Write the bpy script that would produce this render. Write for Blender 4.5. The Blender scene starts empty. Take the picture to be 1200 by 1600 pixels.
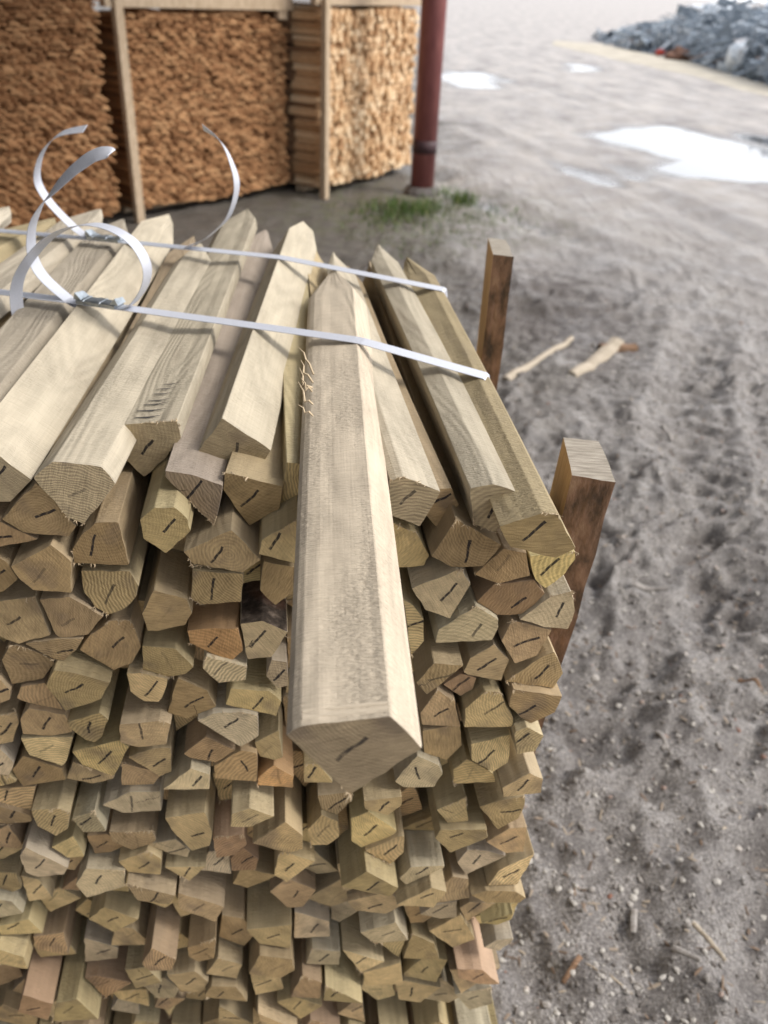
import bpy, bmesh, math, random
import numpy as np
from mathutils import Vector, Matrix
from mathutils.bvhtree import BVHTree

random.seed(11)
rng = np.random.default_rng(7)
scene = bpy.context.scene
COL = scene.collection

# ------------------------------------------------------------------ camera
F, NX, NY, H = 1300.0, 490.0, 2836.0, 1.75
_n = np.array([NX - 600, -(NY - 800), -F]); _n /= np.linalg.norm(_n)
Zc = -_n
_f = np.array([0, 0, -1.0])
Yc = _f - _f.dot(Zc) * Zc; Yc /= np.linalg.norm(Yc)
Xc = np.cross(Yc, Zc)
R = np.array([Xc, Yc, Zc])
CAM = np.array([0, 0, H])

def ray(x, y):
    v = R @ np.array([x - 600, 800 - y, -F])
    return v / np.linalg.norm(v)

def at_z(x, y, z):
    d = ray(x, y)
    return CAM + d * ((z - H) / d[2])

def at_plane(x, y, P, n):
    d = ray(x, y); n = np.array(n, float)
    return CAM + d * (n.dot(np.array(P) - CAM) / n.dot(d))

cam_data = bpy.data.cameras.new('camera')
cam = bpy.data.objects.new('camera', cam_data)
COL.objects.link(cam)
M4 = Matrix.Identity(4)
for i in range(3):
    for j in range(3):
        M4[i][j] = R[i][j]
M4[2][3] = H
cam.matrix_world = M4
cam_data.sensor_fit = 'VERTICAL'
cam_data.sensor_height = 36.0
cam_data.lens = F / 1600 * 36
cam_data.clip_start = 0.02
cam_data.clip_end = 5000
cam_data.dof.use_dof = True
cam_data.dof.focus_distance = 0.84
cam_data.dof.aperture_fstop = 5.3
scene.camera = cam

# ------------------------------------------------------------------ helpers
def tag(o, label=None, cat=None, group=None, kind=None):
    if label: o['label'] = label
    if cat: o['category'] = cat
    if group: o['group'] = group
    if kind: o['kind'] = kind
    return o

def link(name, me, parent=None, loc=None):
    o = bpy.data.objects.new(name, me)
    COL.objects.link(o)
    if loc is not None: o.location = loc
    if parent is not None: o.parent = parent
    return o

def empty(name, loc=(0, 0, 0), rz=0.0):
    o = bpy.data.objects.new(name, None)
    COL.objects.link(o)
    o.location = loc; o.rotation_euler = (0, 0, rz)
    o.empty_display_size = 0.1
    return o

class MB:
    """collects vertices and faces of one mesh"""
    def __init__(s): s.v = []; s.f = []; s.m = []
    def add(s, vs, fs, m=0):
        b = len(s.v); s.v += [tuple(map(float, p)) for p in vs]
        for f in fs:
            s.f.append(tuple(i + b for i in f)); s.m.append(m)
    def box(s, c, sx, sy, sz, rot=None, m=0, jit=0.0):
        vs = []
        for z in (-1, 1):
            for x, y in ((-1, -1), (1, -1), (1, 1), (-1, 1)):
                p = Vector((x * sx / 2, y * sy / 2, z * sz / 2))
                if jit: p += Vector((random.uniform(-jit, jit), random.uniform(-jit, jit), random.uniform(-jit, jit)))
                if rot is not None: p = rot @ p
                vs.append(p + Vector(c))
        s.add(vs, [(3, 2, 1, 0), (4, 5, 6, 7), (0, 1, 5, 4), (1, 2, 6, 5), (2, 3, 7, 6), (3, 0, 4, 7)], m)
    def tube(s, pts, r, n=8, m=0, cap=True):
        pts = [Vector(p) for p in pts]
        rs = r if isinstance(r, (list, tuple)) else [r] * len(pts)
        vs = []
        for i, p in enumerate(pts):
            t = (pts[min(i + 1, len(pts) - 1)] - pts[max(i - 1, 0)]).normalized()
            a = t.orthogonal().normalized() if i == 0 else (a - t * a.dot(t)).normalized()
            b = t.cross(a)
            for k in range(n):
                w = 2 * math.pi * k / n
                vs.append(p + (a * math.cos(w) + b * math.sin(w)) * rs[i])
        fs = []
        for i in range(len(pts) - 1):
            for k in range(n):
                fs.append((i * n + k, i * n + (k + 1) % n, (i + 1) * n + (k + 1) % n, (i + 1) * n + k))
        if cap:
            fs.append(tuple(range(n - 1, -1, -1)))
            fs.append(tuple((len(pts) - 1) * n + k for k in range(n)))
        s.add(vs, fs, m)
    def build(s, name, mats, parent=None, smooth=False, loc=None):
        me = bpy.data.meshes.new(name)
        me.from_pydata(s.v, [], s.f)
        for mt in (mats if isinstance(mats, (list, tuple)) else [mats]): me.materials.append(mt)
        me.polygons.foreach_set('material_index', s.m)
        if smooth: me.polygons.foreach_set('use_smooth', [True] * len(s.f))
        me.update()
        return link(name, me, parent, loc)

# ------------------------------------------------------------------ node helper
class NT:
    def __init__(s, name):
        s.mat = bpy.data.materials.new(name); s.mat.use_nodes = True
        s.t = s.mat.node_tree
        s.bsdf = s.t.nodes['Principled BSDF']
        s.out = s.t.nodes['Material Output']
    def n(s, typ, **kw):
        nd = s.t.nodes.new(typ)
        for k, v in kw.items():
            if k.startswith('i_'):
                key = k[2:]
                key = int(key) if key.isdigit() else key.replace('_', ' ')
                s.set(nd.inputs[key], v)
            else: setattr(nd, k, v)
        return nd
    def set(s, inp, v):
        if hasattr(v, 'is_linked') or hasattr(v, 'links'): s.t.links.new(v, inp)
        else: inp.default_value = v
    def math(s, op, a, b=None, c=None, clamp=False):
        nd = s.t.nodes.new('ShaderNodeMath'); nd.operation = op; nd.use_clamp = clamp
        s.set(nd.inputs[0], a)
        if b is not None: s.set(nd.inputs[1], b)
        if c is not None: s.set(nd.inputs[2], c)
        return nd.outputs[0]
    def vmath(s, op, a, b=None):
        nd = s.t.nodes.new('ShaderNodeVectorMath'); nd.operation = op
        s.set(nd.inputs[0], a)
        if b is not None: s.set(nd.inputs[1], b)
        return nd.outputs['Value'] if op in ('LENGTH', 'DISTANCE', 'DOT_PRODUCT') else nd.outputs[0]
    def comb(s, x, y, z=0.0):
        nd = s.t.nodes.new('ShaderNodeCombineXYZ')
        for i, v in enumerate((x, y, z)): s.set(nd.inputs[i], v)
        return nd.outputs[0]
    def noise(s, vec, scale=1.0, detail=2.0, rough=0.5, dist=0.0, out='Fac'):
        nd = s.t.nodes.new('ShaderNodeTexNoise')
        s.set(nd.inputs['Vector'], vec); nd.inputs['Scale'].default_value = scale
        nd.inputs['Detail'].default_value = detail; nd.inputs['Roughness'].default_value = rough
        nd.inputs['Distortion'].default_value = dist
        return nd.outputs[out]
    def ramp(s, fac, stops, interp='LINEAR'):
        nd = s.t.nodes.new('ShaderNodeValToRGB'); nd.color_ramp.interpolation = interp
        els = nd.color_ramp.elements
        while len(els) < len(stops): els.new(0.5)
        for e, (p, c) in zip(els, stops):
            e.position = p
            e.color = (c, c, c, 1) if isinstance(c, (int, float)) else (*c, 1)
        s.set(nd.inputs[0], fac)
        return nd.outputs[0]
    def mix(s, fac, a, b, mode='MIX'):
        nd = s.t.nodes.new('ShaderNodeMix'); nd.data_type = 'RGBA'; nd.blend_type = mode
        s.set(nd.inputs[0], fac)
        for sock, v in ((nd.inputs[6], a), (nd.inputs[7], b)):
            if isinstance(v, (tuple, list)): sock.default_value = (*v, 1)
            else: s.set(sock, v)
        return nd.outputs[2]
    def bump(s, h, strength=0.5, dist=0.001, normal=None):
        nd = s.t.nodes.new('ShaderNodeBump')
        nd.inputs['Strength'].default_value = strength; nd.inputs['Distance'].default_value = dist
        s.set(nd.inputs['Height'], h)
        if normal is not None: s.set(nd.inputs['Normal'], normal)
        return nd.outputs[0]
    def fin(s, col, rough=0.8, normal=None, spec=0.25, metal=0.0):
        s.set(s.bsdf.inputs['Base Color'], (*col, 1) if isinstance(col, tuple) else col)
        s.set(s.bsdf.inputs['Roughness'], rough)
        s.bsdf.inputs['Specular IOR Level'].default_value = spec
        s.bsdf.inputs['Metallic'].default_value = metal
        if normal is not None: s.set(s.bsdf.inputs['Normal'], normal)
        return s.mat

# ------------------------------------------------------------------ materials
def mat_wood_side():
    m = NT('sawn_wood')
    uv = m.n('ShaderNodeUVMap').outputs[0]
    sep = m.n('ShaderNodeSeparateXYZ', i_0=uv)
    u, v = sep.outputs[0], sep.outputs[1]
    info = m.n('ShaderNodeObjectInfo')
    rnd = m.math('MULTIPLY', info.outputs['Random'], 57.0)
    grain = m.noise(m.comb(m.math('MULTIPLY', u, 420), m.math('MULTIPLY', v, 9), rnd), 1, 3, 0.6)
    warp = m.noise(m.comb(m.math('MULTIPLY', u, 14), m.math('MULTIPLY', v, 2.2), rnd), 1, 2, 0.5)
    oval = m.noise(m.comb(m.math('MULTIPLY', u, 11), m.math('MULTIPLY', v, 1.9), m.math('ADD', rnd, 3.0)), 1, 1, 0.4)
    ring = m.math('SINE', m.math('ADD', m.math('MULTIPLY', oval, 95), m.math('MULTIPLY', warp, 14)))
    patch = m.noise(m.comb(m.math('MULTIPLY', u, 16), m.math('MULTIPLY', v, 5), m.math('ADD', rnd, 9.0)), 1, 3, 0.6)
    saw1 = m.noise(m.comb(m.math('MULTIPLY', u, 22), m.math('MULTIPLY', v, 520), rnd), 1, 2, 0.7)
    saw2 = m.noise(m.comb(m.math('MULTIPLY', u, 150), m.math('MULTIPLY', v, 640), rnd), 1, 2, 0.6)
    g = m.math('ADD', m.math('MULTIPLY', grain, 0.20), m.math('MULTIPLY', ring, 0.038))
    g = m.math('ADD', g, m.math('MULTIPLY', saw1, 0.26))
    g = m.math('ADD', g, m.math('MULTIPLY', patch, 0.20))
    g = m.math('ADD', g, 0.54)
    col = m.mix(1.0, info.outputs['Color'], m.comb(g, m.math('MULTIPLY', g, 0.98), m.math('MULTIPLY', g, 0.96)), 'MULTIPLY')
    # grey weathering stains and dark specks
    stain = m.ramp(m.noise(m.comb(m.math('MULTIPLY', u, 30), m.math('MULTIPLY', v, 7), m.math('ADD', rnd, 31.0)), 1, 3, 0.6), [(0.56, 0.0), (0.76, 0.35)])
    col = m.mix(stain, col, (0.26, 0.21, 0.155))
    speck = m.ramp(m.noise(m.comb(m.math('MULTIPLY', u, 300), m.math('MULTIPLY', v, 160), rnd), 1, 2, 0.5), [(0.70, 0.0), (0.78, 0.6)])
    speck = m.math('MULTIPLY', speck, m.ramp(patch, [(0.45, 0.0), (0.62, 1.0)]))
    col = m.mix(speck, col, (0.12, 0.09, 0.065))
    rgh = m.ramp(m.noise(m.comb(m.math('MULTIPLY', u, 20), m.math('MULTIPLY', v, 6), m.math('ADD', rnd, 70.0)), 1, 2, 0.5), [(0.38, 0.15), (0.62, 1.0)])
    h = m.math('ADD', m.math('MULTIPLY', saw1, 0.7), m.math('MULTIPLY', m.math('MULTIPLY', saw2, rgh), 1.5))
    h = m.math('ADD', h, m.math('MULTIPLY', ring, 0.10))
    h = m.math('ADD', h, m.math('MULTIPLY', grain, 0.15))
    col = m.mix(m.math('MULTIPLY', rgh, m.ramp(saw2, [(0.58, 0.0), (0.72, 0.35)])), col, (0.25, 0.19, 0.125))
    nrm = m.bump(h, 1.0, 0.0020)
    return m.fin(col, 0.82, nrm, 0.2)

def mat_wood_end():
    m = NT('end_grain')
    uv = m.n('ShaderNodeUVMap').outputs[0]
    info = m.n('ShaderNodeObjectInfo')
    wn = m.n('ShaderNodeTexWhiteNoise', noise_dimensions='1D')
    m.set(wn.inputs['W'], m.math('MULTIPLY', info.outputs['Random'], 91.7))
    rv = wn.outputs['Color']
    srv = m.n('ShaderNodeSeparateXYZ', i_0=rv)
    pith = m.vmath('MULTIPLY', m.vmath('SUBTRACT', rv, (0.5, 0.5, 0.5)), (0.19, 0.19, 0.0))
    warp = m.noise(m.vmath('ADD', uv, rv), 45, 2, 0.5, out='Color')
    pos = m.vmath('ADD', uv, m.vmath('MULTIPLY', m.vmath('SUBTRACT', warp, (0.5, 0.5, 0.5)), (0.010, 0.010, 0)))
    d = m.vmath('LENGTH', m.vmath('SUBTRACT', pos, pith))
    freq = m.math('ADD', m.math('MULTIPLY', srv.outputs[2], 1100), 1100)
    ring = m.math('MULTIPLY_ADD', m.math('SINE', m.math('MULTIPLY', d, freq)), 0.5, 0.5)
    sep = m.n('ShaderNodeSeparateXYZ', i_0=uv)
    # saw stripes run in a direction of their own on every end
    rot = m.n('ShaderNodeVectorRotate', rotation_type='Z_AXIS')
    m.set(rot.inputs['Vector'], uv); m.set(rot.inputs['Angle'], m.math('MULTIPLY', info.outputs['Random'], 40.0))
    rs = m.n('ShaderNodeSeparateXYZ', i_0=rot.outputs[0])
    stripe = m.noise(m.comb(m.math('MULTIPLY', rs.outputs[0], 620), m.math('MULTIPLY', rs.outputs[1], 60), info.outputs['Random']), 1, 2, 0.6)
    fine = m.noise(uv, 900, 2, 0.7)
    blot = m.noise(m.vmath('ADD', uv, rv), 38, 3, 0.6)
    strength = m.math('MULTIPLY_ADD', m.math('POWER', srv.outputs[0], 2.0), 0.45, 0.05)
    g = m.math('MULTIPLY_ADD', m.math('SUBTRACT', ring, 0.5), strength, 0.40)
    g = m.math('ADD', g, m.math('MULTIPLY', stripe, 0.62))
    g = m.math('ADD', g, m.math('MULTIPLY', fine, 0.26))
    g = m.math('ADD', g, m.math('MULTIPLY', m.math('SUBTRACT', blot, 0.5), 0.75))
    base = m.mix(1.0, info.outputs['Color'], (1.04, 0.92, 0.73), 'MULTIPLY')
    g = m.math('MULTIPLY', g, info.outputs['Alpha'])     # per-stake end tone, with upper shade and lower light painted in
    col = m.mix(1.0, base, m.comb(g, g, g), 'MULTIPLY')
    crk = m.math('ABSOLUTE', m.math('ADD', rs.outputs[1], m.math('MULTIPLY', m.math('SUBTRACT', m.noise(uv, 70, 2, 0.5), 0.5), 0.014)))
    crk = m.math('MULTIPLY', m.math('LESS_THAN', crk, 0.0005), m.math('MULTIPLY', m.math('GREATER_THAN', srv.outputs[1], 0.90), m.math('GREATER_THAN', rs.outputs[0], 0.006)))
    col = m.mix(m.math('MULTIPLY', crk, 0.8), col, (0.03, 0.02, 0.015))
    st = m.ramp(m.noise(m.vmath('ADD', uv, rv), 22, 2, 0.5), [(0.56, 0.0), (0.72, 0.5)])
    col = m.mix(st, col, (0.15, 0.115, 0.09))
    # felt-pen stroke
    wob = m.math('MULTIPLY', m.math('SUBTRACT', m.noise(m.vmath('ADD', uv, rv), 45, 1, 0.5), 0.5), 0.007)
    du = m.math('ABSOLUTE', m.math('ADD', sep.outputs[0], wob))
    dv = m.math('ABSOLUTE', sep.outputs[1])
    half = m.math('MULTIPLY_ADD', srv.outputs[1], 0.007, 0.0105)
    ink = m.math('MULTIPLY', m.math('LESS_THAN', du, 0.00155), m.math('LESS_THAN', dv, half))
    dry = m.math('MULTIPLY', m.ramp(m.noise(uv, 170, 1, 0.5), [(0.30, 0.45), (0.48, 0.92)]), m.ramp(m.math('FRACT', m.math('MULTIPLY', info.outputs['Random'], 13.7)), [(0.05, 0.15), (0.4, 1.0)]))
    col = m.mix(m.math('MULTIPLY', ink, dry), col, (0.018, 0.017, 0.022))
    hgt = m.math('ADD', m.math('MULTIPLY', stripe, 0.9), m.math('MULTIPLY', fine, 0.6))
    hgt = m.math('ADD', hgt, m.math('MULTIPLY', ring, 0.15))
    return m.fin(col, 0.9, m.bump(hgt, 0.8, 0.0016), 0.12)

def mat_bark():
    m = NT('bark')
    tc = m.n('ShaderNodeTexCoord').outputs['Object']
    a = m.noise(tc, 60, 4, 0.65); b = m.noise(tc, 16, 2, 0.5)
    col = m.ramp(a, [(0.3, (0.022, 0.018, 0.015)), (0.5, (0.07, 0.055, 0.045)), (0.68, (0.20, 0.16, 0.13))])
    col = m.mix(m.ramp(b, [(0.55, 0.0), (0.72, 0.6)]), col, (0.13, 0.055, 0.03))
    return m.fin(col, 0.9, m.bump(a, 0.9, 0.004), 0.15)

def mat_plain(name, c1, c2, scale=20, rough=0.6, metal=0.0, bump=0.0, spec=0.4, detail=3, objcol=False, sx=(1, 1, 1)):
    m = NT(name)
    tc = m.n('ShaderNodeTexCoord').outputs['Object']
    tc = m.vmath('MULTIPLY', tc, sx)
    a = m.noise(tc, scale, detail, 0.6)
    col = m.ramp(a, [(0.3, c1), (0.7, c2)])
    if objcol:
        info = m.n('ShaderNodeObjectInfo')
        col = m.mix(1.0, col, info.outputs['Color'], 'MULTIPLY')
    nrm = m.bump(a, 0.6, bump) if bump else None
    return m.fin(col, rough, nrm, spec, metal)

M = {}
M['side'] = mat_wood_side()
M['end'] = mat_wood_end()
M['bark'] = mat_bark()
M['ink'] = mat_plain('felt_pen', (0.012, 0.012, 0.016), (0.04, 0.04, 0.045), 200, 0.7)
M['fibre'] = mat_plain('torn_fibre', (0.50, 0.39, 0.25), (0.62, 0.50, 0.34), 300, 0.9)
M['steel'] = mat_plain('galvanised_steel', (0.25, 0.28, 0.30), (0.42, 0.45, 0.47), 90, 0.35, 0.85, 0.0005)

# ------------------------------------------------------------------ the pile of stakes
S = Vector((-0.141, 0.990, 0.0)).normalized()      # the way the stakes lie
PY = 0.75                                          # the sawn front of the pile
ZTOP = 1.31

def face_uv(px, py, p=0.0):
    P = at_plane(px, py, (0, PY - S.y * p, 0), (0, 1, 0))
    return np.array([P[0] + S.x * p, P[2]])

def uv_world(u, v, p=0.0):
    return Vector((u - S.x * p, PY - S.y * p, v))

def area(P):
    P = np.asarray(P)
    if len(P) < 3: return 0.0
    x, y = P[:, 0], P[:, 1]
    return 0.5 * float(np.sum(x * np.roll(y, -1) - np.roll(x, -1) * y))

def hull(pts):
    pts = sorted(map(tuple, pts))
    def half(ps):
        out = []
        for q in ps:
            while len(out) > 1 and (out[-1][0] - out[-2][0]) * (q[1] - out[-2][1]) - (out[-1][1] - out[-2][1]) * (q[0] - out[-2][0]) <= 0: out.pop()
            out.append(q)
        return out[:-1]
    return np.array(half(pts) + half(pts[::-1]))

def clip(P, a, n):
    """keep the part of convex P with (x-a).n <= 0"""
    out = []
    for i in range(len(P)):
        p, q = P[i], P[(i + 1) % len(P)]
        dp, dq = float(np.dot(p - a, n)), float(np.dot(q - a, n))
        if dp <= 0: out.append(p)
        if (dp < 0 < dq) or (dq < 0 < dp): out.append(p + (q - p) * dp / (dp - dq))
    return np.array(out) if len(out) > 2 else np.zeros((0, 2))

def overlap(A, B):
    Q = A
    for i in range(len(B)):
        e = B[(i + 1) % len(B)] - B[i]
        nn = np.array([e[1], -e[0]])
        Q = clip(Q, B[i], nn)
        if len(Q) < 3: return 0.0
    return abs(area(Q))

def clip_out(A, B, margin=0.0006):
    """the largest convex part of A that stays clear of B"""
    best, ba = np.zeros((0, 2)), -1
    for i in range(len(B)):
        e = B[(i + 1) % len(B)] - B[i]
        nn = np.array([e[1], -e[0]]); nn = nn / (np.linalg.norm(nn) + 1e-12)
        Q = clip(A, B[i] + nn * margin, -nn)
        if len(Q) > 2 and area(Q) > ba: best, ba = Q, area(Q)
    return best

def tidy(P, mn=0.007):
    P = list(P); k = True
    while k and len(P) > 3:
        k = False
        for i in range(len(P)):
            j = (i + 1) % len(P)
            if np.linalg.norm(P[i] - P[j]) < mn:
                P[i] = (P[i] + P[j]) / 2; P.pop(j); k = True; break
    return hull(P)

TONE = {'b': (0.46, 0.355, 0.23), 't': (0.50, 0.405, 0.26), 'y': (0.56, 0.465, 0.285), 'Y': (0.60, 0.50, 0.265),
        'g': (0.57, 0.505, 0.385), 'o': (0.50, 0.34, 0.19), 'r': (0.45, 0.325, 0.215)}
TWORD = {'b': 'brown', 't': 'tan', 'y': 'straw-coloured', 'Y': 'yellow', 'g': 'pale greyish', 'o': 'orange', 'r': 'reddish'}

def fray(mb, a, b, axis, up, n, ln, m=0):
    """torn wood fibres along the sawn edge a-b"""
    for _ in range(n):
        t = random.random(); q = a.lerp(b, t)
        d = (-axis * random.uniform(0.2, 1) + up * random.uniform(-0.2, 0.8) + (b - a).normalized() * random.uniform(-0.6, 0.6)).normalized()
        L = ln * random.uniform(0.3, 1.2); w = random.uniform(0.0003, 0.0008)
        side = (b - a).normalized() * w
        mid = q + d * L * 0.5 + Vector((random.uniform(-1, 1), random.uniform(-1, 1), random.uniform(-1, 1))) * L * 0.18
        end = q + d * L + Vector((random.uniform(-1, 1), random.uniform(-1, 1), random.uniform(-1, 0.3))) * L * 0.3
        o = d.cross(side).normalized() * w
        mb.add([q - side, q + side, q + o, mid - side * .8, mid + side * .8, mid + o * .8, end],
               [(0, 1, 4, 3), (1, 2, 5, 4), (2, 0, 3, 5), (3, 4, 6), (4, 5, 6), (5, 3, 6)], m)

def make_stake(pts, tip, tone, flags='', stroke=None, taper=0.14, tipw=0.12, frayed=None, extra=None):
    """pts: world points of the sawn end; tip: world point its far end runs to"""
    pts = [Vector(p) for p in pts]
    c0 = sum(pts, Vector()) / len(pts)
    ax = Vector(tip) - c0; L = ax.length; ax.normalize()
    w = ax.cross(Vector((0, 0, 1))).normalized(); up = w.cross(ax)
    # sawn outline: soft corners and slightly rough edges
    ring = []; N = len(pts)
    for i in range(N):
        a, b = pts[i], pts[(i + 1) % N]
        e = b - a; l = e.length
        if l < 1e-5: continue
        nn = ax.cross(e).normalized()
        r = min(0.0009, l * 0.2)
        k = max(2, int(l / 0.011))
        bul = 0.0
        if 'U' in flags and e.x * 0 + (nn.z) < -0.2: bul = 0.004
        for j in range(k + 1):
            t = r / l + (1 - 2 * r / l) * j / k
            q = a.lerp(b, t)
            if 0 < j < k: q = q + nn * random.uniform(-0.0010, 0.0010)
            ring.append(q - c0)
    # orientation: outward faces need the loop to run one way
    s = sum((ring[i].cross(ring[(i + 1) % len(ring)]) for i in range(len(ring))), Vector()).dot(ax)
    if s < 0: ring.reverse()
    n = len(ring)
    ts = [0.0, 0.0022, 0.06, 0.22, 0.45, 0.7, max(0.72, L - taper) if L > 0.8 else L * 0.85, L]
    ts = [t for t in ts if t < L - taper * 0.5] + [L]
    bow = Vector((random.uniform(-1, 1), 0, random.uniform(-1, 0.3))) * 0.004
    cut = Vector((random.uniform(-0.07, 0.07), 0, random.uniform(-0.05, 0.05)))  # the saw never runs square
    rows = []
    tipoff = w * random.uniform(-0.012, 0.012)
    for k, t in enumerate(ts):
        f = t / L; row = []
        for q in ring:
            qq = q.copy()
            if k == 0: qq = qq * 0.985
            if k == len(ts) - 1:
                qw, qu = qq.dot(w), qq.dot(up)
                qq = w * qw * tipw + up * (qu * 0.55) + tipoff
            off = ax * t + bow * math.sin(math.pi * f)
            if k <= 1: off = off + ax * (qq.dot(cut))
            row.append(qq + off)
        rows.append(row)
    vs = [q for row in rows for q in row]
    fs, ms = [], []
    per = [0.0]
    for i in range(n): per.append(per[-1] + (ring[(i + 1) % n] - ring[i]).length)
    uvs = []
    for k in range(len(ts) - 1):
        for i in range(n):
            j = (i + 1) % n
            fs.append((k * n + i, (k + 1) * n + i, (k + 1) * n + j, k * n + j))
            mid = (ring[i] + ring[j]) * 0.5
            nn = -ax.cross(ring[j] - ring[i])
            nz = nn.normalized().z if nn.length > 1e-9 else 0
            bark = ('B' in flags and nz > 0.55) or ('U' in flags and nz < -0.25)
            ms.append(2 if bark else 0)
            uvs += [(per[i], ts[k]), (per[i], ts[k + 1]), (per[i + 1], ts[k + 1]), (per[i + 1], ts[k])]
    ang = stroke if stroke is not None else random.gauss(math.radians(54), 0.40)
    ca, sa = math.cos(ang), math.sin(ang)
    off = Vector((random.uniform(-.006, .006), 0, random.uniform(-.005, .006)))
    def euv(q):
        q = q - off
        x, z = q.dot(w), q.dot(up)
        return (x * sa - z * ca, x * ca + z * sa)
    fs.append(tuple(range(n))); ms.append(1)
    uvs += [euv(ring[i]) for i in range(n)]
    fs.append(tuple((len(ts) - 1) * n + i for i in range(n - 1, -1, -1))); ms.append(0)
    uvs += [(ring[i].dot(w), ring[i].dot(up)) for i in range(n - 1, -1, -1)]
    mb = MB(); mb.v = [tuple(q) for q in vs]; mb.f = fs; mb.m = ms
    nf = len(fs)
    if frayed is None: frayed = random.random() < 0.5
    if frayed:
        ed = [(ring[i], ring[(i + 1) % n]) for i in range(n)]
        ed.sort(key=lambda e: -(e[0].z + e[1].z)) if random.random() < .6 else ed.sort(key=lambda e: (e[0].z + e[1].z) + e[0].x)
        for a, b in ed[:random.randint(2, 6)]:
            fray(mb, a, b, ax, Vector((0, 0, 1)), random.randint(3, 7), 0.007, 4)
    if extra: extra(mb, c0, ax, w, up)
    me = bpy.data.meshes.new('stake')
    me.from_pydata(mb.v, [], mb.f)
    for k in ('side', 'end', 'bark', 'ink', 'fibre'): me.materials.append(M[k])
    me.polygons.foreach_set('material_index', mb.m)
    ul = me.uv_layers.new(name='UVMap')
    tot = len(me.loops)
    arr = np.zeros(tot * 2); arr[:len(uvs) * 2] = np.array(uvs).ravel()
    ul.data.foreach_set('uv', arr)
    me.update()
    o = link('stake', me, None, c0)
    k = random.uniform(0.84, 1.10); c = TONE[tone]
    o.color = (min(1, c[0] * k * random.uniform(.97, 1.03)), min(1, c[1] * k), min(1, c[2] * k * random.uniform(.94, 1.06)), random.uniform(1.0, 1.5) if c0.z < 1.0 else random.uniform(.85, 1.25))  # low ends get a higher alpha: light put into their tone
    return o

stakes = []      # (object, tone, flags, (u, v), number of sides, kind)

# ---- the top layer, laid one by one
TOP = [
 ('B', [(-50, 690), (0, 713), (51, 748), (17, 783), (-45, 782)], (0, 713), 1.310, (258, 341), 'g', 'broad pale top stake under the nearer buckle, its end close to the left picture edge'),
 ('C', [(52, 745), (82, 721), (158, 731), (180, 757), (132, 818), (108, 808)], (120, 726), 1.310, (322, 380), 'y', 'top stake with a slanted end, just left of the stake with tally strokes'),
 ('D', [(165, 694), (188, 665), (277, 656), (284, 683), (259, 716), (225, 746)], (230, 660), 1.312, (384, 327), 'g', 'wide pale top stake with a row of ink tally strokes near its end'),
 ('E', [(257, 737), (300, 742), (348, 757), (343, 790), (334, 820), (257, 746)], (300, 742), 1.287, (413, 362), 'b', 'grey stained stake with a wedge-shaped end, right beside the stake with tally strokes'),
 ('F', [(347, 652), (424, 703), (403, 733), (349, 736), (303, 713)], (385, 677), 1.313, (470, 353), 'g', 'clean pale stake with a broad flat tip, resting over two lower stakes'),
 ('G', [(351, 738), (442, 758), (437, 795), (389, 823), (348, 766)], (400, 748), 1.283, (497, 412), 't', 'dark-ended stake tucked under the clean pale broad-tipped stake'),
 ('H', [(446, 1148), (469, 1134), (611, 1120), (661, 1171), (547, 1240)], (540, 1127), 1.328, (524, 424), 'g', 'big five-sided stake pulled far out of the pile towards the viewer'),
 ('I', [(609, 752), (631, 745), (689, 768), (656, 823), (609, 805)], (631, 745), 1.310, (517, 393), 'y', 'pale top stake lying directly right of the big pulled-out stake'),
 ('J', [(735, 764), (771, 756), (812, 769), (781, 817), (775, 833), (739, 820)], (771, 756), 1.312, (584, 380), 'g', 'ridged top stake with a bright right face, second from the pile\'s right edge'),
 ('K', [(780, 823), (803, 815), (848, 801), (872, 804), (900, 857), (869, 872), (797, 855)], (860, 802), 1.312, (644, 403), 't', 'outermost top stake along the pile\'s right edge, ragged at its end'),
]
top_uv = []
GROUP = 'sawn wooden stakes stacked in the pile'

def tally(mb, c0, ax, w, up, quads=[((561, 945), (675, 934)), ((570, 916), (690, 907)), ((600, 891), (705, 879)), ((620, 874), (712, 864)), ((642, 846), (720, 838)), ((654, 826), (736, 816)), ((682, 806), (746, 798))]):
    a, b = top_D[1], top_D[2]
    n = (b - a).cross(ax).normalized()
    if n.z < 0: n = -n
    for (x0, y0), (x1, y1) in quads:
        q = []
        for x, y in ((x0, y0), ((x0 + x1) / 2, (y0 + y1) / 2 + 4), (x1, y1)):
            q.append(Vector(at_plane(x / 2.6667, 300 + y / 2.6667, a, n)) + n * 0.0016 - c0)
        hw = ax * 0.0013
        vs = [q[0] - hw * .5, q[1] - hw * 1.1, q[2] - hw * .3, q[2] + hw * .3, q[1] + hw * 1.1, q[0] + hw * .5]
        mb.add(vs + [v - n * 0.0007 for v in vs], [(0, 1, 4, 5), (1, 2, 3, 4)], 3)

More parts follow.
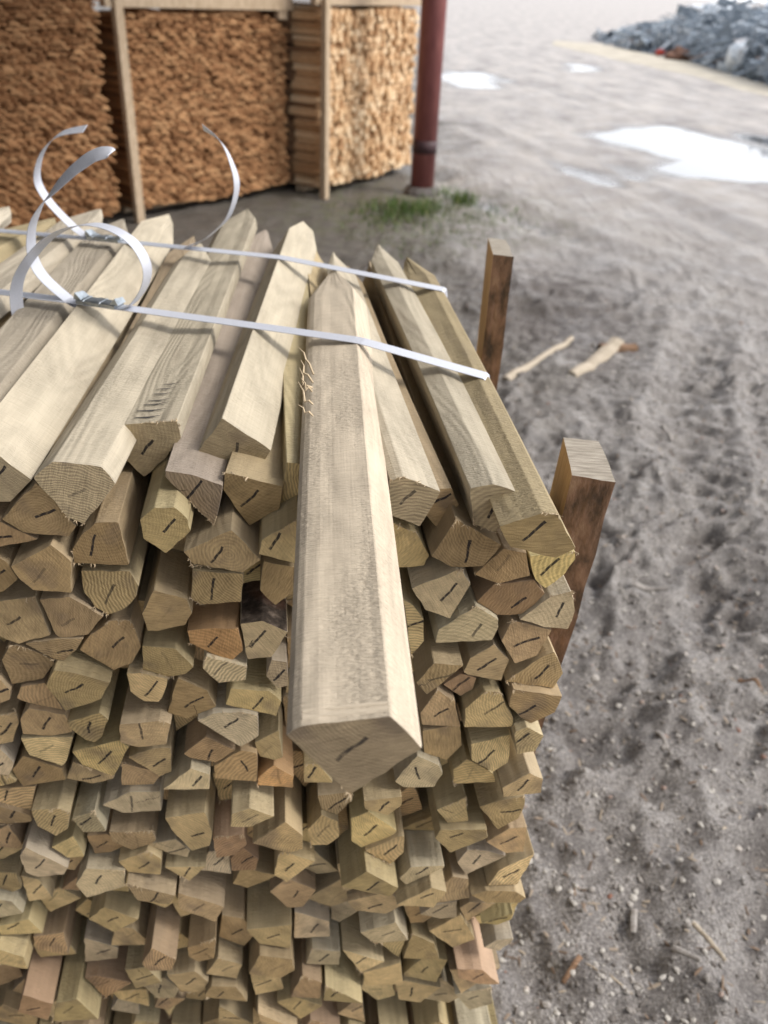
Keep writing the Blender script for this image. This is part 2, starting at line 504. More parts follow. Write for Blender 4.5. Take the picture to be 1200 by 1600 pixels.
def shavings(mb, c0, ax, w, up):
    """long curled splinters on the left arris of the big stake, and the step the saw left above its end"""
    a, b = top_H[1], top_H[2]
    n = (b - a).cross(ax).normalized()
    if n.z < 0: n = -n
    for s_, hgt, wd in ((0.0065, 0.0010, 0.0016), (0.0125, 0.0007, 0.0010)):
        k = 9; vs = []
        for i in range(k):
            q = a.lerp(b, 0.02 + 0.96 * i / (k - 1)) + ax * (s_ + random.uniform(-.0005, .0005)) - c0
            vs += [q - ax * wd, q + n * hgt, q + ax * wd * 2.5]
        mb.add(vs, [(i * 3 + j, i * 3 + 3 + j, i * 3 + 4 + j, i * 3 + 1 + j) for i in range(k - 1) for j in range(2)], 0)
    for (x0, y0, x1, y1, x2, y2) in [(490, 585, 478, 562, 466, 548), (489, 598, 474, 583, 470, 568), (488, 612, 473, 602, 468, 580), (489, 632, 476, 628, 466, 602), (489, 650, 476, 645, 466, 638), (488, 606, 478, 610, 470, 596)]:
        P = [Vector(at_plane(x, y, top_H[1], Vector((0.25, -0.15, 1.0)))) - c0 for x, y in ((x0, y0), (x1, y1), (x2, y2))]
        P = [P[0], P[0].lerp(P[1], .5) + Vector((0, 0, .003)), P[1], P[1].lerp(P[2], .5) + Vector((0.002, 0, .003)), P[2] + Vector((0, 0, .004))]
        mb.tube(P, [.0011, .0013, .0012, .0009, .0003], 5, 4)

for key, poly, ref, z, tip, tone, label in TOP:
    P = at_z(ref[0], ref[1], z)
    yp = P[1]
    pts = [Vector(at_plane(x, y, (0, yp, 0), (0, 1, 0))) for x, y in poly]
    c = sum(pts, Vector()) / len(pts)
    tp = Vector(at_z(tip[0], tip[1], z - 0.008)); tp.z = c.z + 0.004
    if key == 'D': top_D = pts
    if key == 'H': top_H = pts
    if key != 'H':
        p = (PY - yp) / S.y
        top_uv.append(hull([(q.x + S.x * p, q.z) for q in pts]))
    o = make_stake(pts, tp, tone, '', frayed=True, stroke=math.radians({'C': 28, 'F': 80, 'H': 50, 'J': 72}.get(key, 50)),
                   tipw=0.4 if key == 'F' else 0.12, extra=tally if key == 'D' else (shavings if key == 'H' else None))
    if key == 'H': o.color = (0.66, 0.575, 0.45, .58)
    if key == 'E': o.color = (0.42, 0.36, 0.30, .85)
    if key in 'CBI': o.color = (0.575, 0.515, 0.40, .85)
    if key == 'F': o.color = (0.58, 0.52, 0.40, .72)
    tag(o, label, 'stake', GROUP)
    stakes.append(o)

def world_stake(tip, mid, z, width, tone, label, length=1.05, drop=0.06):
    T = Vector(at_z(tip[0], tip[1], z)); Q = Vector(at_z(mid[0], mid[1], z))
    d = (Q - T).normalized(); d.z = 0
    w = Vector((-d.y, d.x, 0))
    c = T + d * length
    pts = [c + w * a * width + Vector((0, 0, b * drop)) for a, b in ((-.5, -.35), (-.40, 0), (.30, .03), (.5, -.4), (.05, -1))]
    cc = sum(pts, Vector()) / len(pts)
    o = make_stake(pts, (T.x, T.y, cc.z + 0.003), tone, '')
    tag(o, label, 'stake', GROUP); stakes.append(o)
    return o
world_stake((193, 338), (55, 500), 1.311, .088, 'g', 'pale top stake running out of the left picture edge, its tip behind the strap buckles')
world_stake((155, 322), (38, 408), 1.312, .085, 'g', 'pale stake with a blunt tip behind the rear strap buckle')
world_stake((80, 336), (-30, 390), 1.305, .085, 'y', 'low pale stake at far left whose tip stays under its neighbour\'s')
world_stake((8, 318), (-70, 352), 1.312, .08, 'g', 'leftmost stake tip, cut by the left picture edge')
world_stake((293, 366), (243, 470), 1.297, .045, 'b', 'narrow brown stake sunk between two wide pale ones', 0.86, 0.045)
world_stake((541, 412), (585, 520), 1.285, .05, 'b', 'brown stake sunk beneath the pale one right of the pulled-out stake', 0.85, 0.05)

# ---- stakes whose sawn ends make up the front
ENDS = '''A1|b|0|2,812 56,754 124,816 108,838 36,832
A2|b|0|-30,810 2,815 36,834 60,841 0,855 -30,850
A3|b|.01|150,816 185,816 202,884 116,880 113,858 128,834
A4|b|.005|16,886 80,850 112,876 112,926 52,923 30,906
A5|yU|0|126,893 203,893 217,915 213,932 195,950 168,960 148,948 130,925
A6|b|0|-20,860 12,878 28,905 5,925 -20,930
B1|y|0|215,793 289,792 298,830 259,865 224,842
B2|tR|0|286,863 362,826 408,874 380,895 300,882
B3|t|0|300,892 380,897 377,940 313,944 298,934
B4|yR|0|414,820 465,798 470,885 404,866
B5|b|-.01|412,876 460,886 458,926 430,946 406,922
B6|t|0|222,958 240,922 292,938 300,960 290,977 245,985 231,984
B7|gB|0|375,976 410,970 450,986 424,1026 387,1031
B8|o|0|292,986 316,982 372,980 380,1016 360,1035 296,1006
C1|t|0|-25,945 0,942 54,932 80,990 30,1005 0,992 -25,985
C2|tR|0|61,938 108,932 162,962 138,991 94,998 84,988
C3|tK|0|38,1008 90,997 131,995 120,1014 100,1033 84,1031
C4|b|-.005|140,993 172,970 204,968 221,1010 206,1036 178,1047 124,1016
C5|b|0|2,1032 16,1008 38,1011 80,1028 86,1036 68,1060 42,1065 18,1070
C6|t|0|-30,1050 0,1060 17,1078 16,1092 -10,1104 -30,1100
C7|yS|.02|72,1070 86,1042 172,1068 158,1094 102,1112
C8|b|0|26,1090 32,1073 70,1067 86,1090 98,1110 46,1098
C9|y|.005|98,1132 156,1111 170,1122 160,1150 148,1161 134,1158
C10|b|0|32,1122 48,1101 100,1114 113,1146 80,1151 36,1146
C11|y|0|-25,1125 25,1110 30,1128 20,1160 -25,1168
D1|y|0|222,1010 274,1012 303,1040 290,1052 262,1058 222,1048
D2|yK|0|198,1050 226,1050 262,1060 256,1085 248,1098 225,1096 204,1080
D3|b|0|278,1058 324,1078 338,1104 292,1124 262,1114
D4|g|0|316,1044 322,1026 360,1036 386,1042 384,1062 342,1067
D5|y|0|352,1100 360,1076 420,1080 440,1096 432,1118
D6|g|0|416,1056 424,1030 448,1034 450,1072 434,1076
D7|g|.005|308,1126 332,1115 402,1112 404,1150 376,1166
D8|t|.02|187,1130 268,1126 260,1164 216,1167 188,1158
E1|y|0|32,1153 80,1152 114,1152 104,1190 97,1197 46,1180
E2|YS|.01|112,1176 186,1156 202,1166 178,1212 128,1196
E3|t|0|114,1189 128,1198 178,1214 176,1218 144,1224 104,1214
E4|b|0|18,1204 36,1182 98,1199 104,1216 36,1230
E5|g|0|-25,1200 0,1170 22,1192 14,1211 -25,1206
E6|y|0|-20,1208 14,1213 26,1222 0,1228 -20,1228
E7|t|0|200,1184 238,1170 266,1168 268,1205 250,1213 236,1200
E8|b|-.01|190,1190 234,1203 250,1214 240,1227 190,1226
E9|g|.005|160,1256 216,1231 250,1229 252,1268 192,1269
E10|b|0|-20,1240 0,1232 56,1230 48,1268 0,1258
E11|yS|.02|48,1268 90,1262 110,1268 106,1294 88,1306 58,1292
E11b|g|.01|112,1280 148,1266 166,1298 130,1302
E12|y|-.01|48,1302 58,1296 90,1309 80,1316 52,1318
E13|b|0|-10,1262 0,1260 48,1272 50,1282 12,1288 -10,1286
E14|b|0|-10,1300 12,1290 34,1318 32,1326 0,1322 -10,1318
E15|t|.01|170,1300 238,1298 244,1312 238,1318 207,1329 175,1315
E16|b|-.01|136,1304 168,1303 198,1326 176,1332 148,1333
E17|y|.01|80,1324 114,1306 132,1338 106,1340
E18|g|.02|31,1336 40,1322 106,1358 100,1368 58,1370 40,1362
E19|g|.02|118,1383 134,1358 195,1360 196,1384 135,1402
E20|y|.01|184,1348 230,1329 252,1340 251,1366 200,1364
E21|y|.01|-20,1362 26,1362 34,1386 20,1394 -20,1386
F1|b|0|287,1178 322,1150 368,1172 338,1192 296,1184
F2|b|0|334,1199 376,1173 402,1176 401,1219 336,1218
F3|gR|.01|254,1232 298,1200 328,1211 327,1234
F4|y|0|398,1160 436,1140 442,1184 428,1188 406,1182
F5|o|.005|403,1215 428,1195 459,1214 458,1232 402,1226
F6|tR|.01|257,1280 320,1270 332,1300 328,1320 300,1328 274,1304
F7|y|.03|362,1270 390,1262 429,1278 392,1293 360,1291
F8|t|.015|394,1316 446,1282 473,1306 473,1328 452,1334
F9|r|0|332,1308 380,1304 386,1320 368,1336 338,1340
F10|r|0|360,1342 380,1323 404,1342 400,1360 362,1362
F11|g|.005|230,1320 274,1310 297,1328 293,1340 264,1334
F13|y|.01|257,1354 322,1355 296,1376
G1|t|0|496,1242 540,1238 552,1248 526,1274 502,1264
G2|t|0|480,1296 504,1272 528,1282 530,1308 512,1320 486,1320
G3|y|.02|568,1250 628,1246 628,1260 606,1274 570,1262
G4|Y|0|548,1280 576,1268 620,1296 612,1304 564,1325 549,1316
G5|y|.005|564,1327 614,1306 632,1307 631,1332 610,1350
G7|y|-.01|475,1195 500,1192 520,1222 475,1224
G8|g|.005|617,1222 630,1205 655,1180 680,1180 692,1208 678,1228 630,1230
G9|b|0|660,1140 718,1132 722,1166 698,1188 662,1174
G10|bR|0|657,1115 683,1076 711,1094 720,1136 660,1134
G11|t|.02|650,1066 678,1035 725,1040 713,1050 667,1086
G12|t|0|724,1050 734,1028 772,1006 796,1031 784,1065 730,1054
G13|r|-.005|692,1068 720,1052 745,1060 739,1078 720,1088
G14|y|.01|727,1108 758,1082 781,1082 802,1122 800,1134 725,1136
G15|t|0|786,1067 844,1028 866,1018 880,1052 860,1083
G16|b|.005|795,1103 802,1077 879,1088 867,1113 825,1132
G17|b|0|783,1001 800,970 863,985 839,1024 804,1036
G18|g|0|811,967 860,932 893,924 899,955 888,984 850,980
G19|r|-.005|744,943 773,914 835,906 851,926 821,958 776,961
G20|b|-.005|741,897 787,857 823,864 829,900 779,912
G21|Y|0|827,868 869,874 899,862 900,874 883,897 852,919 836,905
G22|g|.005|643,919 720,888 736,913 703,967 664,953
G23|y|-.02|612,815 650,832 671,869 663,884 622,887
G24|yW|0|630,938 645,946 662,968 662,1001 642,1022
G25|g|.005|680,1005 685,984 744,947 779,968 779,980 769,1000
HH1|yR|.005|736,1162 798,1150 794,1192 770,1205 736,1186
HH2|y|.015|803,1144 824,1136 850,1150 836,1174 808,1179
HH3|y|0|708,1204 730,1188 770,1207 774,1220 708,1224
HH4|t|.02|784,1230 828,1208 849,1218 846,1240 786,1244
HH5|y|0|682,1264 728,1244 733,1290 702,1290
HH6|t|.005|749,1260 780,1250 820,1244 820,1258 810,1280 778,1297
HH7|b|.005|760,1316 796,1295 824,1293 818,1330 790,1332
HH8|y|.005|680,1312 688,1297 760,1293 762,1306 704,1335
I1|g|0|714,1346 730,1328 760,1330 792,1340 728,1365
I2|bK|.02|736,1400 760,1392 806,1392 822,1402 812,1410 760,1412
I3|g|.02|624,1372 642,1354 694,1353 694,1357 634,1382
I4|t|0|662,1406 708,1370 732,1374 734,1403 714,1406 680,1410
I5|r|0|620,1412 674,1384 684,1388 676,1411
I6|g|.01|656,1428 680,1413 714,1408 714,1434 688,1436
I7|t|0|718,1418 734,1408 774,1413 730,1440
I8|Y|.01|752,1443 790,1430 802,1426 796,1438 776,1446
I9|g|.01|756,1482 776,1469 802,1465 798,1472 780,1486
I10|r|.03|714,1514 754,1516 781,1538 748,1537 716,1528'''
items = []
for line in ENDS.strip().splitlines():
    nm, fl, p, pl = line.split('|')
    p = float(p or 0) + random.uniform(-0.006, 0.006)
    P = hull([face_uv(*map(float, q.split(',')), p) for q in pl.split()])
    items.append([nm, fl[0], fl[1:], p, P, True])
L_poly = hull([face_uv(x, y, 0) for x, y in ((713, 812), (784, 852), (755, 884), (704, 885), (673, 869))])
items.append(['L', 'b', 'R', 0.0, L_poly, True])
for i in range(len(items)):
    for T in top_uv:
        if overlap(items[i][4], T) > 1e-6 and items[i][4][:, 1].mean() < T[:, 1].mean():
            Q = clip_out(items[i][4], T)
            if len(Q) > 2 and area(Q) > 0.35 * area(items[i][4]): items[i][4] = Q
for i in range(len(items)):
    for j in range(i + 1, len(items)):
        A, B = items[i][4], items[j][4]
        if len(A) < 3 or len(B) < 3: continue
        if np.abs(A.mean(0) - B.mean(0)).max() > 0.13: continue
        if overlap(A, B) > 4e-7:
            qa, qb = clip_out(A, B), clip_out(B, A)
            la = area(A) - (area(qa) if len(qa) else 0); lb = area(B) - (area(qb) if len(qb) else 0)
            if la < lb: items[i][4] = qa
            else: items[j][4] = qb
items = [it for it in items if len(it[4]) > 2 and area(it[4]) > 1.5e-4]

# ---- the rest of the front, packed between and below them
edge_px = [(905, 862), (897, 955), (880, 1055), (850, 1150), (848, 1235), (822, 1300), (822, 1400), (803, 1470), (782, 1540), (772, 1600), (765, 1680)]
edge = np.array([face_uv(x, y, 0.0) for x, y in edge_px])[::-1]
def umax(v): return float(np.interp(v, edge[:, 1], edge[:, 0]))
blockers = [it[4] for it in items] + top_uv
def inside(q, P, m=0.0):
    for i in range(len(P)):
        e = P[(i + 1) % len(P)] - P[i]
        nn = np.array([e[1], -e[0]]); nn = nn / (np.linalg.norm(nn) + 1e-12)
        if np.dot(q - P[i], nn) > m: return False
    return True
v_low = face_uv(400, 1340)[1]
seeds = []
for it in items: pass
tries = 0
r2 = np.random.default_rng(5)
while tries < 16000:
    tries += 1
    q = np.array([r2.uniform(-0.60, 0.27), r2.uniform(0.07, 1.26)])
    if q[1] > 1.20 and (q[0] < -0.38 or q[0] > 0.15): continue
    if q[0] > umax(q[1]) - 0.022: continue
    umin = face_uv(-45, 1200)[0] if q[1] > 0.55 else -0.62
    if q[0] < umin: continue
    if any(inside(q, B, 0.013) for B in blockers): continue
    dmin = 0.0525 if q[1] < v_low else 0.040
    if any((s[0] - q[0]) ** 2 + (s[1] - q[1]) ** 2 < dmin ** 2 for s in seeds): continue
    seeds.append(q)
# nudge the seeds apart so that the pack is even
for _ in range(6):
    for i, s in enumerate(seeds):
        mv = np.zeros(2)
        for j, t in enumerate(seeds):
            if i != j:
                d = s - t; l = np.linalg.norm(d)
                if 1e-6 < l < 0.066: mv += d / l * (0.066 - l) * 0.12
        q = s + mv
        if q[0] < umax(q[1]) - 0.02 and not any(inside(q, B, 0.011) for B in blockers): seeds[i] = q
for q in seeds:
    c = np.array([[-.062, -.062], [.062, -.062], [.062, .062], [-.062, .062]])
    P = q + c
    for t in seeds:
        d = t - q; l = np.linalg.norm(d)
        if 1e-6 < l < 0.19: P = clip(P, q + d * 0.5 - d / l * 0.0012, d / l)
        if len(P) < 3: break
    if len(P) < 3: continue
    for B in blockers:
        if len(P) > 2 and np.abs(P.mean(0) - B.mean(0)).max() < 0.16 and overlap(P, B) > 1e-8: P = clip_out(P, B, 0.001)
    if len(P) < 3: continue
    ue = umax(q[1]) + r2.uniform(-0.010, 0.004)
    P = clip(P, np.array([ue, q[1]]), np.array([1.0, r2.uniform(-.5, .3)]) / 1.05)
    if len(P) < 3: continue
    P = tidy(P, 0.012)
    # a sawn corner or two
    if len(P) > 4 and r2.random() < 0.5:
        P = np.delete(P, int(np.argmin([np.linalg.norm(P[i] - P[(i + 1) % len(P)]) for i in range(len(P))])), 0)
    low = q[1] < v_low + 0.01
    if area(P) < (6.5e-4 if low else 4.5e-4): continue
    if low:
        p = float(np.clip(r2.normal(0.0, 0.026), -0.07, 0.05))
        k = r2.uniform(0.90, 0.985)
        if r2.random() < 0.6:                        # many stakes are quarters and wedges
            a = r2.uniform(0, 6.283); nn = np.array([math.cos(a), math.sin(a)])
            ext = max(float(np.dot(c_ - P.mean(0), nn)) for c_ in P)
            Q = clip(P, P.mean(0) + nn * ext * r2.uniform(0.25, 0.6), nn)
            if len(Q) > 2 and area(Q) > 7e-4: P = tidy(Q, 0.008)
        P = P.mean(0) + (P - P.mean(0)) * k
    else: p = float(r2.uniform(-0.085, -0.03))
    tone = r2.choice(list('bbttyyyggrY'), p=[.1, .08, .13, .13, .12, .12, .1, .09, .06, .05, .02]) if low else r2.choice(list('bbty'))
    fl = ''
    want = int(r2.choice([3, 4, 5], p=[.14, .50, .36]))   # sawn stakes have few, sharp corners
    P = hull(P)
    while len(P) > want:
        n_ = len(P)
        cost = [abs((P[i][0] - P[i - 1][0]) * (P[(i + 1) % n_][1] - P[i - 1][1]) - (P[i][1] - P[i - 1][1]) * (P[(i + 1) % n_][0] - P[i - 1][0])) for i in range(n_)]
        P = np.delete(P, int(np.argmin(cost)), 0)
    if area(P) < (4.5e-4 if low else 3.0e-4): continue
    items.append(['x', str(tone), fl, p, P, False])

SIDES = {3: 'three-sided', 4: 'four-sided', 5: 'five-sided', 6: 'six-sided', 7: 'many-sided', 8: 'rounded', 9: 'rounded'}
ORD = ['', 'first', 'second', 'third', 'fourth', 'fifth', 'sixth', 'seventh', 'eighth', 'ninth', 'tenth', 'eleventh', 'twelfth', 'thirteenth', 'fourteenth', 'fifteenth', 'sixteenth', 'seventeenth', 'eighteenth', 'nineteenth', 'twentieth', 'twenty-first', 'twenty-second']
NAMED = {
 'A5': 'round-bottomed stake end with bark along its underside, upper left of the front',
 'B2': 'fan-shaped stake end with bold curved growth rings, below the wedge-shaped grey one',
 'B7': 'stake with dark bark on its top face, left of the pulled-out stake',
 'B8': 'orange stake end with a rough top, beside the bark-topped stake',
 'C7': 'striped stake end with a bright top face, protruding at the left of the front',
 'E2': 'yellow stake end with bold slanted stripes, left half of the front',
 'E11': 'rough splintery stake end with a yellow top face, under the bold striped one',
 'G4': 'bright yellow stake end below the tip of the big pulled-out stake',
 'L': 'brown stake end with wide curved rings, right of the pulled-out stake',
 'G13': 'small reddish stake end wedged between paler ones, right of the pulled-out stake',
 'I2': 'wide brown stake end jutting from the pile\'s right edge, low down',
 'I10': 'reddish stake jutting out at the lowest right corner of the pile',
}
vtop = 1.262
rows = {}
for it in items:
    r = int(max(0, (vtop - it[4][:, 1].mean())) / 0.058) + 1
    rows.setdefault(r, []).append(it)
for r, lst in rows.items():
    lst.sort(key=lambda it: -it[4][:, 0].mean())
    for k, it in enumerate(lst):
        nm, tone, fl, p, P, ex = it
        pts = [uv_world(u, v, p) for u, v in P]
        c = sum(pts, Vector()) / len(pts)
        L = random.uniform(0.96, 1.08) + p
        tip = c + S * L + Vector((random.uniform(-.003, .003), 0, 0))
        st = None
        if c.z < 0.75: st = random.gauss(math.radians(47), .22)
        o = make_stake(pts, tip, tone, fl, st)
        lab = NAMED.get(nm)
        if not lab:
            what = 'deep-set ' if p < -0.028 else ('jutting ' if p > 0.022 else '')
            if k == 0: pos = 'at the pile\'s right edge, %s row down the front' % ORD[r]
            else: pos = '%s row down the front, %s from its right edge' % (ORD[r], ORD[k + 1])
            lab = '%s%s %s stake end, %s' % (what, TWORD[tone], SIDES.get(len(P), 'rounded'), pos)
        tag(o, lab, 'stake', GROUP); stakes.append(o)
print('STAKES', len(stakes), 'rows', {r: len(l) for r, l in sorted(rows.items())})

# ------------------------------------------------------------------ straps
vv, ff = [], []
for o in stakes:
    b = len(vv); me = o.data
    vv += [tuple(Vector(v.co) + o.location) for v in me.vertices]
    ff += [tuple(i + b for i in p.vertices) for p in me.polygons]
bvh = BVHTree.FromPolygons(vv, ff)

def m_strap():
    m = NT('white_strapping')
    uv = m.n('ShaderNodeTexCoord').outputs['Object']
    a = m.noise(uv, 700, 2, 0.5)
    m.bsdf.inputs['Subsurface Weight'].default_value = 0.0
    col = m.ramp(a, [(0.3, (0.46, 0.48, 0.54)), (0.7, (0.56, 0.58, 0.64))])
    return m.fin(col, 0.32, m.bump(a, 0.25, 0.0004), 0.5)
M['strap'] = m_strap()

def ribbon(mb, pts, wid, hw, th=0.0004):
    """flat band through pts; wid: width directions; hw: half widths"""
    n = len(pts); vs = []
    for i in range(n):
        t = (pts[min(i + 1, n - 1)] - pts[max(i - 1, 0)]).normalized()
        w = (wid[i] - t * wid[i].dot(t)).normalized(); nn = t.cross(w)
        h = hw[i] if isinstance(hw, list) else hw
        for a, b in ((-1, -1), (1, -1), (1, 1), (-1, 1)): vs.append(pts[i] + w * a * h + nn * b * th)
    fs = []
    for i in range(n - 1):
        for k in range(4):
            fs.append((i * 4 + k, i * 4 + (k + 1) % 4, i * 4 + 4 + (k + 1) % 4, i * 4 + 4 + k))
    fs += [(3, 2, 1, 0), tuple((n - 1) * 4 + k for k in range(4))]
    mb.add(vs, fs)

def spline(P, k=10):
    out = []
    P = [np.array(p, float) for p in P]
    for i in range(len(P) - 1):
        a, b, c, d = P[max(i - 1, 0)], P[i], P[i + 1], P[min(i + 2, len(P) - 1)]
        for j in range(k):
            t = j / k
            out.append(0.5 * ((2 * b) + (c - a) * t + (2 * a - 5 * b + 4 * c - d) * t ** 2 + (3 * b - a - 3 * c + d) * t ** 3))
    out.append(P[-1])
    return out

HW = 0.0115
def make_strap(left, right, buck, tails, label):
    A = Vector(at_z(left[0], left[1], ZTOP)); B = Vector(at_z(right[0], right[1], ZTOP))
    A.z = B.z = 0
    A = A + (A - B).normalized() * 0.35
    d = (B - A).normalized(); w = Vector((-d.y, d.x, 0))
    n = 170; L = (B - A).length
    raw = []
    for i in range(n + 1):
        q = A.lerp(B, i / n); z = 0
        for s in (-1, 0, 1):
            hit = bvh.ray_cast(Vector((q.x, q.y, 1.6)) + w * s * HW, Vector((0, 0, -1)))[0]
            if hit: z = max(z, hit.z)
        if z > 1.0: raw.append((L * i / n, z + 0.0014))
    top = []
    for q in raw:                                   # a taut band bridges the hollows
        while len(top) > 1 and (top[-1][0] - top[-2][0]) * (q[1] - top[-2][1]) - (top[-1][1] - top[-2][1]) * (q[0] - top[-2][0]) >= 0: top.pop()
        top.append(q)
    xs = np.linspace(top[0][0], top[-1][0], 90); zs = np.interp(xs, [t[0] for t in top], [t[1] for t in top])
    pts = [A + d * x + Vector((0, 0, z)) for x, z in zip(xs, zs)]
    e = pts[-1]
    pts += [e + d * 0.004 + Vector((0, 0, -0.003)), e + d * 0.006 + Vector((0, 0, -0.012)), e + d * 0.012 + Vector((0, 0, -0.3)), e + d * 0.004 + Vector((0, 0, -1.0))]
    mb = MB(); ribbon(mb, pts, [w] * len(pts), HW)
    zb = lambda x: float(np.interp(x, xs, zs))
    base = Vector(at_z(buck[0], buck[1], zb(0.5 * L))); 
    sb = (base - A).dot(d); Bz = zb(sb)
    for tail in tails:
        off = w * tail.get('off', 0.0)
        q2 = spline(tail['px'], 9)
        P0 = A + d * sb + Vector((0, 0, Bz)) + off
        pts3 = [Vector(at_plane(q[0], q[1], P0, w)) for q in q2]
        nn = len(pts3); hw = []; wid = []
        for i in range(nn):
            f = i / (nn - 1)
            tw = np.interp(f, tail['tw'][0], tail['tw'][1])
            lean = np.interp(f, [0, 1], tail.get('lean', (0, 0)))
            t = (pts3[min(i + 1, nn - 1)] - pts3[max(i - 1, 0)]).normalized()
            ww = Matrix.Rotation(math.radians(tw), 3, t) @ w
            wid.append(ww); hw.append(HW)
            pts3[i] = pts3[i] + w * lean
        ribbon(mb, pts3, wid, hw)
    root = mb.build('strapping_band', M['strap'])
    tag(root, label, 'strap', 'white straps round the pile')
    # buckle: a crimped steel seal with two turned-up ears
    k = MB(); c = A + d * sb + Vector((0, 0, Bz + 0.004))
    rot = Matrix(((d.x, w.x, 0), (d.y, w.y, 0), (0, 0, 1)))
    KS = 1.45
    prof = [(-.0088, -.0025), (-.0090, .0012), (-.006, .0022), (.006, .0022), (.0090, .0012), (.0088, -.0025)]
    vs = []; xsn = [-.022, -.014, -.0135, -.005, -.0045, .0045, .005, .0135, .014, .022]
    for i, x in enumerate(xsn):
        sq = 0.86 if i in (2, 3, 6, 7) else 1.0
        for y, z in prof: vs.append(c + rot @ Vector((x, y * sq, z * (0.8 if sq < 1 else 1))) * KS)
    m = len(prof)
    k.add(vs, [(i * m + j, i * m + (j + 1) % m, (i + 1) * m + (j + 1) % m, (i + 1) * m + j) for i in range(len(xsn) - 1) for j in range(m)] + [tuple(range(m - 1, -1, -1)), tuple((len(xsn) - 1) * m + j for j in range(m))])
    for s in (-1, 1):
        b0 = c + rot @ Vector((s * .0215, 0, 0.001)) * KS
        ear = [b0 + rot @ Vector((s * a, b, z)) for a, b, z in ((-.009, -.0115, 0), (.006, -.0105, .001), (.002, -.011, .011), (-.009, .0115, 0), (.006, .0105, .001), (.002, .010, .008))]
        k.add(ear, [(0, 1, 2), (3, 5, 4), (0, 2, 5, 3), (1, 4, 5, 2), (0, 3, 4, 1)])
    k.build('buckle', M['steel'], root)
    return root

make_strap((0, 469), (757, 592), (155, 476),
    [dict(px=[(184, 480), (206, 476), (229, 446), (234, 413), (216, 377), (181, 353), (140, 347), (94, 364), (58, 403), (43, 440), (47, 483), (63, 521)], tw=([0, .25, .5, .8, 1], [0, 0, 4, 32, 50]), lean=(0, -0.03)),
     dict(px=[(128, 479), (104, 466), (64, 430), (48, 397), (47, 357), (60, 323), (77, 301), (110, 267), (143, 244), (168, 240)], tw=([0, .3, .5, .75, 1], [0, 0, 8, 55, 95]), lean=(0, 0.01), off=0.004)],
    'nearer white plastic strap with a steel buckle and two big curled tails')
make_strap((0, 368), (692, 457), (168, 373),
    [dict(px=[(146, 374), (130, 366), (108, 348), (73, 310), (58, 277), (67, 237), (93, 210), (133, 201)], tw=([0, .5, 1], [0, 0, 25])),
     dict(px=[(292, 385), (312, 378), (330, 366), (357, 338), (370, 292), (360, 250), (343, 219), (317, 199)], tw=([0, .6, 1], [0, 0, 38]))],
    'farther white plastic strap near the stake tips with two thin curled tails')

# ------------------------------------------------------------------ numeric noise for the ground
def _hash(ix, iy, seed):
    h = (ix.astype(np.int64) * 374761393 + iy.astype(np.int64) * 668265263 + seed * 1274126177) & 0xFFFFFFFF
    h = ((h ^ (h >> 13)) * 1274126177) & 0xFFFFFFFF
    return ((h ^ (h >> 16)) & 0xFFFF) / 65535.0
def vnoise(x, y, seed=0):
    ix, iy = np.floor(x), np.floor(y); fx, fy = x - ix, y - iy
    fx = fx * fx * fx * (fx * (fx * 6 - 15) + 10); fy = fy * fy * fy * (fy * (fy * 6 - 15) + 10)
    a, b = _hash(ix, iy, seed), _hash(ix + 1, iy, seed); c, d = _hash(ix, iy + 1, seed), _hash(ix + 1, iy + 1, seed)
    return (a + (b - a) * fx) * (1 - fy) + (c + (d - c) * fx) * fy
def fbm(x, y, s, seed=0, o=4):
    t, a, n = 0, 1.0, 0
    for k in range(o):
        t = t + a * (vnoise(x / s + 17 * k, y / s - 9 * k, seed + k) - 0.5) * 2; n += a; a *= 0.5; s *= 0.5
    return t / n

PUDDLES = [  # outline in plan, from where the water lies in the yard
 [(955, 203), (990, 196), (1035, 194), (1070, 205), (1110, 214), (1160, 232), (1215, 238), (1225, 272), (1150, 272), (1075, 268), (1005, 268), (985, 258), (1030, 250), (1070, 244), (1030, 232), (975, 222)],
 [(1160, 208), (1240, 214), (1250, 232), (1190, 224)],
 [(696, 106), (745, 112), (775, 122), (765, 132), (720, 132), (696, 126)],
 [(885, 96), (925, 100), (930, 108), (895, 109)],
 [(890, 256), (925, 258), (945, 268), (920, 274), (895, 268)],
]
pud = [np.array([at_z(x, y, 0)[:2] for x, y in P]) for P in PUDDLES]
def poly_sdf(X, Y, P):
    d = np.full(X.shape, 1e9); ins = np.zeros(X.shape, bool)
    for i in range(len(P)):
        a, b = P[i], P[(i + 1) % len(P)]
        ex, ey = b - a
        t = np.clip(((X - a[0]) * ex + (Y - a[1]) * ey) / (ex * ex + ey * ey + 1e-12), 0, 1)
        d = np.minimum(d, np.hypot(X - a[0] - ex * t, Y - a[1] - ey * t))
        c = ((a[1] > Y) != (b[1] > Y))
        with np.errstate(divide='ignore', invalid='ignore'):
            xi = a[0] + ex * (Y - a[1]) / (ey if ey else 1e-12)
        ins ^= c & (X < xi)
    return np.where(ins, -d, d)

